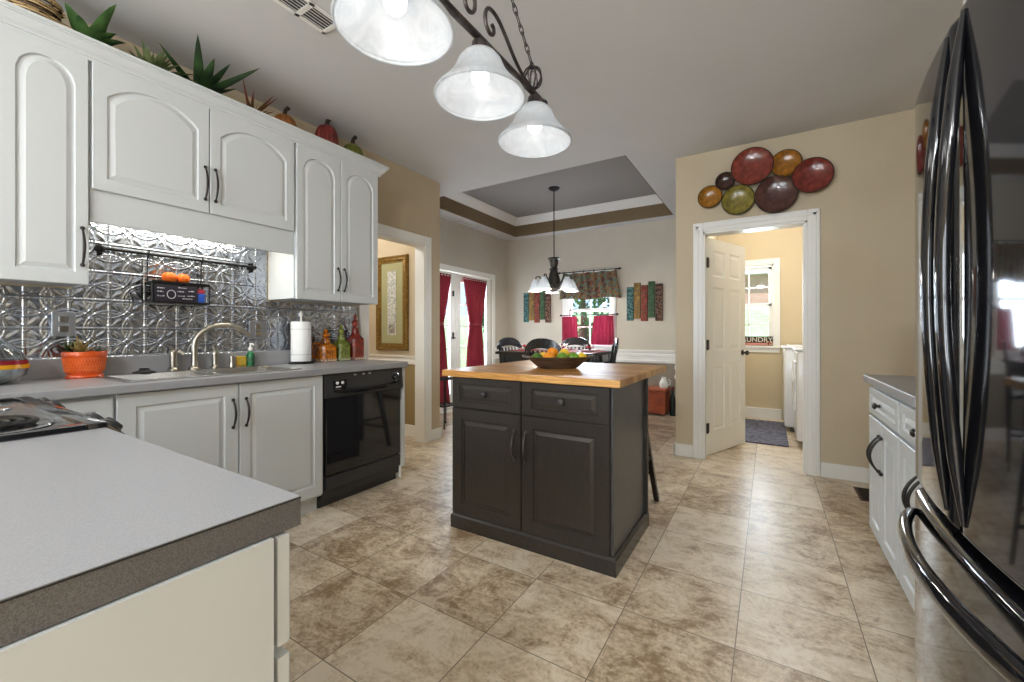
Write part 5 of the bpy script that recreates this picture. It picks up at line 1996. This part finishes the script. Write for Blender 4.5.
# settings
red_mat = stripe_mat('placemat_red', lin(140, 34, 30), lin(176, 70, 58), 30, 'X')
nap_m = tapestry_mat('napkin_print', [lin(228, 226, 224), lin(36, 34, 38), lin(190, 40, 54), lin(240, 240, 238)], 26)
for i, (x, y, w) in enumerate(((-2.20, 4.66, 'on the kitchen side'), (-2.40, 5.22, 'on the window side'), (-1.90, 4.93, 'at the right end'), (-2.82, 4.93, 'at the french door end'))):
    wx_, wy_ = (.22, .16) if i < 2 else (.15, .21)
    o = MB().box((x - wx_, y - wy_, tbz), (x + wx_, y + wy_, tbz + .005), .002).build('placemat', red_mat)
    tag(centre(o), 'red striped placemat %s of the dining table' % w, 'placemat', 'red placemats on the dining table')
    t = thing('dinner_plate', 'white plate set %s of the dining table' % w, 'plate', (x, y, tbz + .005), group='plates on the dining table')
    MB().lathe([(0, .001), (.07, .001), (.12, .016), (.125, .018), (.12, .020), (.07, .007), (0, .006)], 28, (x, y, tbz + .005)).build('dish', 'white_plastic', t, smooth=50)
    MB().tube([(x + .122 * math.cos(a), y + .122 * math.sin(a), tbz + .0245) for a in [2 * PI * k / 28 for k in range(28)]], .003, 5, closed=True).build('rim', new_mat('plate_red_rim', lin(170, 40, 40), .4), t)
    n = MB()
    z0 = tbz + .013
    for k in range(9):
        a = 2 * PI * k / 9
        p = [(x, y, z0), (x + .05 * math.cos(a), y + .05 * math.sin(a), z0 + .05), (x + .085 * math.cos(a + .25), y + .085 * math.sin(a + .25), z0 + .085), (x + .05 * math.cos(a + .6), y + .05 * math.sin(a + .6), z0 + .055)]
        n.f([n.v(q) for q in p])
        p2 = [(x, y, z0), (x + .05 * math.cos(a + .6), y + .05 * math.sin(a + .6), z0 + .055), (x + .045 * math.cos(a + .7), y + .045 * math.sin(a + .7), z0 + .05)]
        n.f([n.v(q) for q in p2])
    o = n.build('napkin', nap_m)
    tag(centre(o), 'folded printed napkin on the plate %s of the table' % w, 'napkin', 'folded napkins on the dining table')

# chandelier
cx_, cy_ = -2.437, 5.02
ch = thing('chandelier', 'dark bronze chandelier with white glass shades over the dining table', 'chandelier', (cx_, cy_, 1.67))
MB().lathe([(0, 0), (.075, 0), (.075, -.012), (.05, -.03), (.012, -.045), (0, -.045)], 24, (cx_, cy_, 3.07)).build('canopy', 'black_metal', ch, smooth=40)
MB().tube([(cx_, cy_, 3.03), (cx_, cy_, 2.14)], .007, 8).build('rod', 'black_metal', ch)
MB().lathe([(0, 0), (.075, 0), (.088, -.012), (.062, -.03), (.052, -.10), (.044, -.13), (.066, -.15), (.048, -.17), (.060, -.20), (.086, -.30), (.094, -.36), (.066, -.40), (.075, -.42), (.04, -.45), (0, -.46)], 20, (cx_, cy_, 2.14)).build('column', noise_mat('chandelier_bronze', lin(58, 54, 52), lin(86, 82, 78), 20, .4, .6), ch, smooth=40)
for k in range(5):
    a = 2 * PI * k / 5 + .867
    dx, dy = math.cos(a), math.sin(a)
    pts = [(cx_ + .03 * dx, cy_ + .03 * dy, 1.74), (cx_ + .09 * dx, cy_ + .09 * dy, 1.73), (cx_ + .15 * dx, cy_ + .15 * dy, 1.82), (cx_ + .20 * dx, cy_ + .20 * dy, 1.90), (cx_ + .245 * dx, cy_ + .245 * dy, 1.895), (cx_ + .255 * dx, cy_ + .255 * dy, 1.85)]
    arm = MB().tube(pts, .008, 8).build('arm', 'black_metal', ch, smooth=50)
    ex, ey = cx_ + .255 * dx, cy_ + .255 * dy
    MB().lathe([(.03, 1.86), (.034, 1.845), (.05, 1.82), (.062, 1.785), (.078, 1.74), (.095, 1.70), (.090, 1.70), (.073, 1.74), (.056, 1.785), (.044, 1.82), (.028, 1.84)], 24, (ex, ey, 0), cap=False).build('shade', 'alabaster', arm, smooth=60)
    MB().ball((ex, ey, 1.755), .03, 12, 8, (1, 1, 1.3)).build('bulb', 'bulb', arm, smooth=60)
    point('chandelier_light', (ex, ey, 1.69), 7, (1, .95, .86), .04)

# window dressing
rod = thing('curtain_rod', 'black rod carrying the patterned valance', 'rod', (-2.42, BY - .07, 2.13), group='curtain rods at the dining window')
rod.location = (-2.42, BY - .07, 2.10)
m_ = MB().tube([(-2.90, BY - .075, 2.11), (-1.91, BY - .075, 2.11)], .009, 8)
m_.build('bar', 'black_metal', rod)
for x in (-2.90, -1.91):
    MB().ball((x, BY - .075, 2.11), .018, 10, 8).build('finial', 'black_metal', rod)
for x in (-2.86, -1.94):
    MB().tube([(x, BY, 2.11), (x, BY - .075, 2.11)], .007, 6).build('bracket', 'black_metal', rod)
rod = thing('curtain_rod', 'thin black rod carrying the red cafe curtains', 'rod', (-2.42, BY - .05, 1.42), group='curtain rods at the dining window')
MB().tube([(-2.88, BY - .06, 1.425), (-1.95, BY - .06, 1.425)], .007, 8).build('bar', 'black_metal', rod)
for x in (-2.88, -1.95):
    MB().ball((x, BY - .06, 1.425), .018, 10, 8).build('finial', 'black_metal', rod)
for x in (-2.85, -1.98):
    MB().tube([(x, BY, 1.425), (x, BY - .06, 1.425)], .006, 6).build('bracket', 'black_metal', rod)


def drape(name, label, cat, x0t, x1t, x0b, x1b, zt, zb, y, mat, waves, amp, scallop=0.0, group=None, tabs=0, wig=0.0):
    t = thing(name, label, cat, ((x0t + x1t) / 2, y, zb), group=group)
    c = MB()
    NZ, NX = 16, waves * 8
    rows = []
    for i in range(NZ + 1):
        s = i / NZ
        r = []
        for j in range(NX + 1):
            q = j / NX
            xt, xb = x0t + (x1t - x0t) * q, x0b + (x1b - x0b) * q
            zz = zt + (zb + scallop * math.sin(2 * PI * q * 1.5 + .6) - zt) * s
            zz -= (1 - s) * scallop * .8 * abs(math.sin(PI * q * waves / 2))
            r.append(c.v((xt + (xb - xt) * s, y + amp * (.5 + .5 * s) * math.sin(2 * PI * waves * q) + wig * s * math.sin(9 * q), zz)))
        rows.append(r)
    for a, b in zip(rows[:-1], rows[1:]):
        for j in range(NX):
            c.f([a[j], a[j + 1], b[j + 1], b[j]])
    c.build('cloth', mat, t, smooth=60)
    for k in range(tabs):
        q = k / (tabs - 1)
        x = x0t + .02 + (x1t - x0t - .04) * q
        tb = MB()
        tb.tube([(x, y - .014 * math.cos(a) + .0, 2.11 + .016 * math.sin(a) - .004) for a in [2 * PI * i / 12 for i in range(12)]], .006, 5, closed=True)
        tb.build('tab', mat, t)
    return t


val_m = tapestry_mat('valance_print', [lin(104, 58, 48), lin(112, 98, 62), lin(92, 108, 92), lin(80, 58, 58), lin(128, 84, 56), lin(84, 98, 82)], 34)
drape('valance', 'patterned green and rust valance above the dining window', 'valance', -2.84, -1.96, -2.90, -1.885, 2.095, 1.675, BY - .075, val_m, 8, .018, .015, tabs=6)
drape('cafe_curtain', 'red cafe curtain covering the left half of the dining window', 'curtain', -2.86, -2.60, -2.86, -2.58, 1.405, .96, BY - .06, 'magenta_fabric', 5, .016, 0, 'red cafe curtains')
drape('cafe_curtain', 'red cafe curtain covering the right half of the dining window', 'curtain', -2.32, -2.01, -2.37, -2.00, 1.405, .96, BY - .06, 'magenta_fabric', 6, .016, 0, 'red cafe curtains')

# fabric strips hung on the wall
STR = [('teal', (38, 74, 74), (74, 118, 116)), ('ochre', (150, 118, 60), (116, 88, 46)), ('rust', (142, 66, 44), (104, 48, 38)), ('green', (66, 96, 58), (46, 72, 46)), ('brown', (58, 42, 38), (110, 74, 52))]


def strips(x0, side, dz):
    xs_ = x0
    ws = [.105, .105, .105, .10, .11]
    tops = [1.825, 1.882, 1.842, 1.892, 1.852]
    bots = [1.325, 1.355, 1.315, 1.365, 1.315]
    for i, (nm, c1, c2) in enumerate(STR):
        w = ws[i]
        t = thing('fabric_strip', '%s patterned fabric strip hanging %s of the dining window' % (nm, side), 'wall hanging', (xs_ + w / 2, BY - .02, bots[i]), group='fabric strips on the dining wall')
        m_ = MB()
        m_.box((xs_, BY - .034, bots[i]), (xs_ + w - .008, BY - .006, tops[i]), .006)
        m_.build('panel', tapestry_mat('strip_' + nm, [lin(*c1), lin(*c2), lin(*[v * .75 for v in c1]), lin(*[v * .5 + 50 for v in c2])], 48), t)
        xs_ += w


strips(-1.815, 'right', 0)
strips(-3.60, 'left', 0)

# chest and bits by the back wall
cs = thing('wooden_chest', 'reddish wooden chest on the dining room floor', 'chest', (-1.33, 6.05, 0))
MB().box((-1.60, 5.92, .03), (-1.20, 6.22, .33), .006).build('box', noise_mat('chest_wood', lin(134, 58, 36), lin(166, 82, 50), 8, .4, stretch=(1, 6, 6)), cs)
MB().box((-1.61, 5.91, .332), (-1.19, 6.225, .375), .010).build('lid', noise_mat('chest_lid', lin(160, 78, 48), lin(186, 100, 62), 8, .4, stretch=(1, 6, 6)), cs)
q = MB()
for x in (-1.58, -1.26):
    for y in (5.94, 6.16):
        q.box((x, y, 0), (x + .04, y + .04, .03))
q.build('feet', 'dark_wood', cs)
jg = thing('jug', 'white ceramic jug standing on the wooden chest', 'jug', (-1.24, 6.05, .375))
MB().lathe([(0, 0), (.045, 0), (.06, .03), (.062, .07), (.045, .11), (.03, .13), (.036, .15), (.03, .15), (0, .12)], 18, (-1.245, 6.05, .376)).build('body', 'white_plastic', jg, smooth=50)
MB().tube([(-1.185, 6.05, .50), (-1.16, 6.05, .48), (-1.165, 6.05, .43), (-1.187, 6.05, .41)], .007, 6).build('handle', 'white_plastic', jg)
wb = thing('bottle', 'dark glass bottle on the floor beside the wooden chest', 'bottle', (-1.13, 6.05, 0))
MB().lathe([(0, 0), (.04, 0), (.042, .2), (.03, .26), (.014, .30), (.014, .38), (0, .38)], 16, (-1.13, 6.05, 0)).build('body', new_mat('dark_bottle', lin(34, 44, 38), .1), wb, smooth=40)
MB().lathe([(.0155, 0), (.0155, .04), (0, .04)], 12, (-1.13, 6.05, .36)).build('cap', new_mat('bottle_cap', lin(120, 40, 34), .4), wb)
cn = thing('canister', 'pale tin canister on the floor beside the wooden chest', 'canister', (-1.0, 6.1, 0))
MB().lathe([(0, 0), (.055, 0), (.055, .2), (0, .2)], 20, (-1.0, 6.1, 0)).build('body', new_mat('tin_can', lin(176, 182, 186), .4, .4), cn, smooth=40)
MB().lathe([(.058, 0), (.058, .03), (.02, .04), (0, .04)], 20, (-1.0, 6.1, .2)).build('lid', 'steel', cn, smooth=40)

# black iron stand near the french doors
st_ = thing('plant_stand', 'black iron plant stand by the french doors', 'stand', (-3.38, 3.92, 0))
for sx in (-1, 1):
    for sy in (-1, 1):
        x, y = -3.38 + sx * .10, 3.92 + sy * .13
        l = MB()
        l.tube([(x, y, 0), (x, y, .02), (x, y, .60)], [.016, .008, .008], 8)
        l.build('leg', 'black_metal', st_)
for z in (.26, .58):
    q = MB()
    q.tube([(-3.48, 3.79, z), (-3.28, 3.79, z), (-3.28, 4.05, z), (-3.48, 4.05, z)], .008, 6, closed=True)
    for k in range(1, 5):
        q.tube([(-3.48 + .04 * k, 3.79, z), (-3.48 + .04 * k, 4.05, z)], .004, 6)
    q.build('shelf', 'black_metal', st_)
bs_ = thing('side_table', 'small black iron side table between the table and the french doors', 'table', (-3.45, 5.55, 0))
for sx in (-1, 1):
    for sy in (-1, 1):
        MB().tube([(-3.45 + sx * .14, 5.6 + sy * .14, 0), (-3.45 + sx * .13, 5.6 + sy * .13, .83)], .008, 6).build('leg', 'black_metal', bs_)
MB().box((-3.62, 5.43, .83), (-3.28, 5.77, .85), .004).build('tabletop', 'black_metal', bs_)

# picture in the passage
pf = thing('framed_picture', 'tall gold framed picture on the passage wall', 'picture', (-3.64, 3.32, .94))
pxa, pxb, pza, pzb = -3.90, -3.395, .945, 2.012
g = MB()
pr2 = [(0, 0), (0, .02), (.012, .034), (.03, .026), (.05, .030), (.064, .018), (.075, .02), (.08, .008), (.08, 0)]
loops = []
for sx, sz in ((0, 0), (1, 0), (1, 1), (0, 1)):
    loops.append([((pxa + p) if sx == 0 else (pxb - p), 3.329 - d_, (pza + p) if sz == 0 else (pzb - p)) for p, d_ in pr2])
g.loft(loops, close=True)
g.build('frame', noise_mat('gold_frame', lin(112, 84, 36), lin(152, 120, 58), 40, .4, .4, bump=.3), pf, smooth=35)
MB().box((pxa + .07, 3.318, pza + .07), (pxb - .07, 3.322, pzb - .07)).build('mat_board', new_mat('mat_board', lin(172, 170, 130), .8), pf)
MB().box((pxa + .185, 3.314, pza + .17), (pxb - .185, 3.318, pzb - .17)).build('print', noise_mat('print_art', lin(222, 222, 216), lin(158, 168, 172), 60, .8, lo=.44, hi=.62), pf)
MB().box((pxa + .205, 3.3125, pza + .19), (pxb - .205, 3.314, pza + .29)).build('print_foot', noise_mat('print_foot', lin(110, 104, 96), lin(186, 180, 170), 60, .8), pf)

# ================================================================== CEILING REGISTERS
def register(x, y, w, l, z, rz, label):
    t = thing('ceiling_register', label, 'vent', (x, y, z), rz, 'ceiling vents')
    f = MB()
    f.box((-w / 2, -l / 2, -.008), (w / 2, -l / 2 + .022, 0), .002)
    f.box((-w / 2, l / 2 - .022, -.008), (w / 2, l / 2, 0), .002)
    f.box((-w / 2, -l / 2, -.008), (-w / 2 + .022, l / 2, 0), .002)
    f.box((w / 2 - .022, -l / 2, -.008), (w / 2, l / 2, 0), .002)
    f.box((-w / 2, -.012, -.008), (w / 2, .012, 0))
    f.build('frame', 'trim', t, world=False)
    MB().box((-w / 2 + .02, -l / 2 + .02, -.002), (w / 2 - .02, l / 2 - .02, 0)).build('duct', new_mat('duct_dark', lin(70, 76, 78), .8), t, world=False)
    for k in range(5):
        xx = -w / 2 + .035 + (w - .07) * k / 4
        m_ = MB()
        m_.M = Matrix.Translation((xx, 0, -.006)) @ Matrix.Rotation(.6, 4, 'Y')
        m_.box((-.008, -l / 2 + .02, -.001), (.008, l / 2 - .02, .001))
        m_.build('louvre', 'trim', t, world=False)


register(-1.985, 1.235, .15, .32, CZ - .001, 0, 'white ceiling vent register above the upper cabinets')
register(-3.84, 4.94, .11, .32, CZ - .001, 0, 'small ceiling vent register above the french doors')

# ================================================================== PENDANT FIXTURE
PXC = -.905
LY = (.835, 1.245, 1.665)
pd = thing('pendant_fixture', 'three-shade alabaster island pendant hanging from chains', 'pendant light', (PXC, 1.245, 2.0))
BZ = 2.222
bar = MB()
bar.tube([(PXC, LY[0] - .09, BZ), (PXC, LY[2] + .09, BZ)], .014, 12)
for y in (LY[0] - .09, LY[2] + .09):
    bar.ball((PXC, y, BZ), .019, 12, 8)
bar.build('bar', 'pewter', pd, smooth=50)


def spiral(c, r0, r1, a0, a1, n=22):
    return [(PXC, c[0] + (r0 + (r1 - r0) * i / n) * math.cos(a0 + (a1 - a0) * i / n), c[1] + (r0 + (r1 - r0) * i / n) * math.sin(a0 + (a1 - a0) * i / n)) for i in range(n + 1)]


for s in (-1, 1):
    c = 1.245
    pts = [(PXC, c + s * .42, BZ + .01), (PXC, c + s * .34, BZ + .02), (PXC, c + s * .25, BZ + .055), (PXC, c + s * .17, BZ + .12), (PXC, c + s * .11, BZ + .155), (PXC, c + s * .055, BZ + .155), (PXC, c + s * .03, BZ + .12), (PXC, c + s * .035, BZ + .075), (PXC, c + s * .065, BZ + .055), (PXC, c + s * .09, BZ + .07), (PXC, c + s * .09, BZ + .095), (PXC, c + s * .075, BZ + .10)]
    # smooth by subdivision
    for _ in range(2):
        np_ = [pts[0]]
        for a, b in zip(pts[:-1], pts[1:]):
            np_.append(tuple(a[i] * .75 + b[i] * .25 for i in range(3)))
            np_.append(tuple(a[i] * .25 + b[i] * .75 for i in range(3)))
        np_.append(pts[-1])
        pts = np_
    MB().tube(pts, .0075, 8).build('scroll', 'pewter', pd, smooth=60)
CANZ = CZ
MB().lathe([(0, 0), (.075, 0), (.072, -.012), (.03, -.03), (.01, -.04), (0, -.04)], 24, (PXC, 1.245, CANZ)).build('canopy', 'pewter', pd, smooth=40)
for s in (-1, 1):
    yo = LY[2] - .02 if s > 0 else LY[0] + .02
    ob = MB()
    oc = Vector((PXC, yo, BZ + .065))
    for k in range(4):
        a = PI * k / 4
        ob.tube([oc + Vector((.042 * math.sin(t_) * math.cos(a), .042 * math.sin(t_) * math.sin(a), .05 * math.cos(t_))) for t_ in [2 * PI * i / 24 for i in range(24)]], .0042, 6, closed=True)
    ob.build('wire_orb', 'pewter', pd, smooth=60)
    A_ = Vector((PXC, yo, BZ + .115))
    B_ = Vector((PXC, 1.245 + s * .02, CANZ - .04))
    d_ = B_ - A_
    L_ = .036
    n_ = int(d_.length / L_)
    chn = MB()
    q_ = d_.to_track_quat('Z', 'Y').to_matrix().to_4x4()
    for k in range(n_ + 1):
        p_ = A_ + d_ * (k / n_)
        m_ = q_.copy()
        m_.translation = p_
        chn.M = m_ @ Matrix.Rotation(PI / 2 * (k % 2), 4, 'Z')
        ll = .030 if k % 2 else .022
        chn.tube([(.0085 * math.cos(t_), 0, ll * math.sin(t_)) for t_ in [2 * PI * i / 12 for i in range(12)]], .0024, 5, closed=True)
    chn.build('chain', 'pewter', pd, smooth=60)
for y in LY:
    soc = MB().lathe([(.016, BZ - .005), (.03, BZ - .015), (.034, BZ - .035), (.038, BZ - .06), (.030, BZ - .065), (0, BZ - .065)], 20, (PXC, y, 0)).build('socket', 'pewter', pd, smooth=40)
    R_ = .166
    z0 = BZ - .055
    prof_o = [(.035, z0), (.062, z0 - .008), (.080, z0 - .03), (.092, z0 - .06), (.104, z0 - .082), (.128, z0 - .112), (.152, z0 - .138), (R_, z0 - .152), (R_ + .001, z0 - .160)]
    prof_i = [(R_ - .006, z0 - .160), (R_ - .012, z0 - .150), (.146, z0 - .132), (.122, z0 - .106), (.098, z0 - .078), (.086, z0 - .058), (.074, z0 - .03), (.058, z0 - .013), (.035, z0 - .006)]
    MB().lathe(prof_o + prof_i, 48, (PXC, y, 0), cap=False).build('shade', 'alabaster', soc, smooth=60)
    MB().tube([(PXC + (R_ - .003) * math.cos(a), y + (R_ - .003) * math.sin(a), z0 - .160) for a in [2 * PI * k / 48 for k in range(48)]], .0055, 8, closed=True).build('rim', M['shade_rim'], soc, smooth=60)
    MB().lathe([(0, -.118), (.02, -.114), (.032, -.098), (.034, -.08), (.026, -.055), (.015, -.035), (.015, -.008)], 18, (PXC, y, z0)).build('bulb', 'bulb', soc, smooth=60)
    point('pendant_light', (PXC, y, z0 - .19), .8, (1, .98, .95), .045)
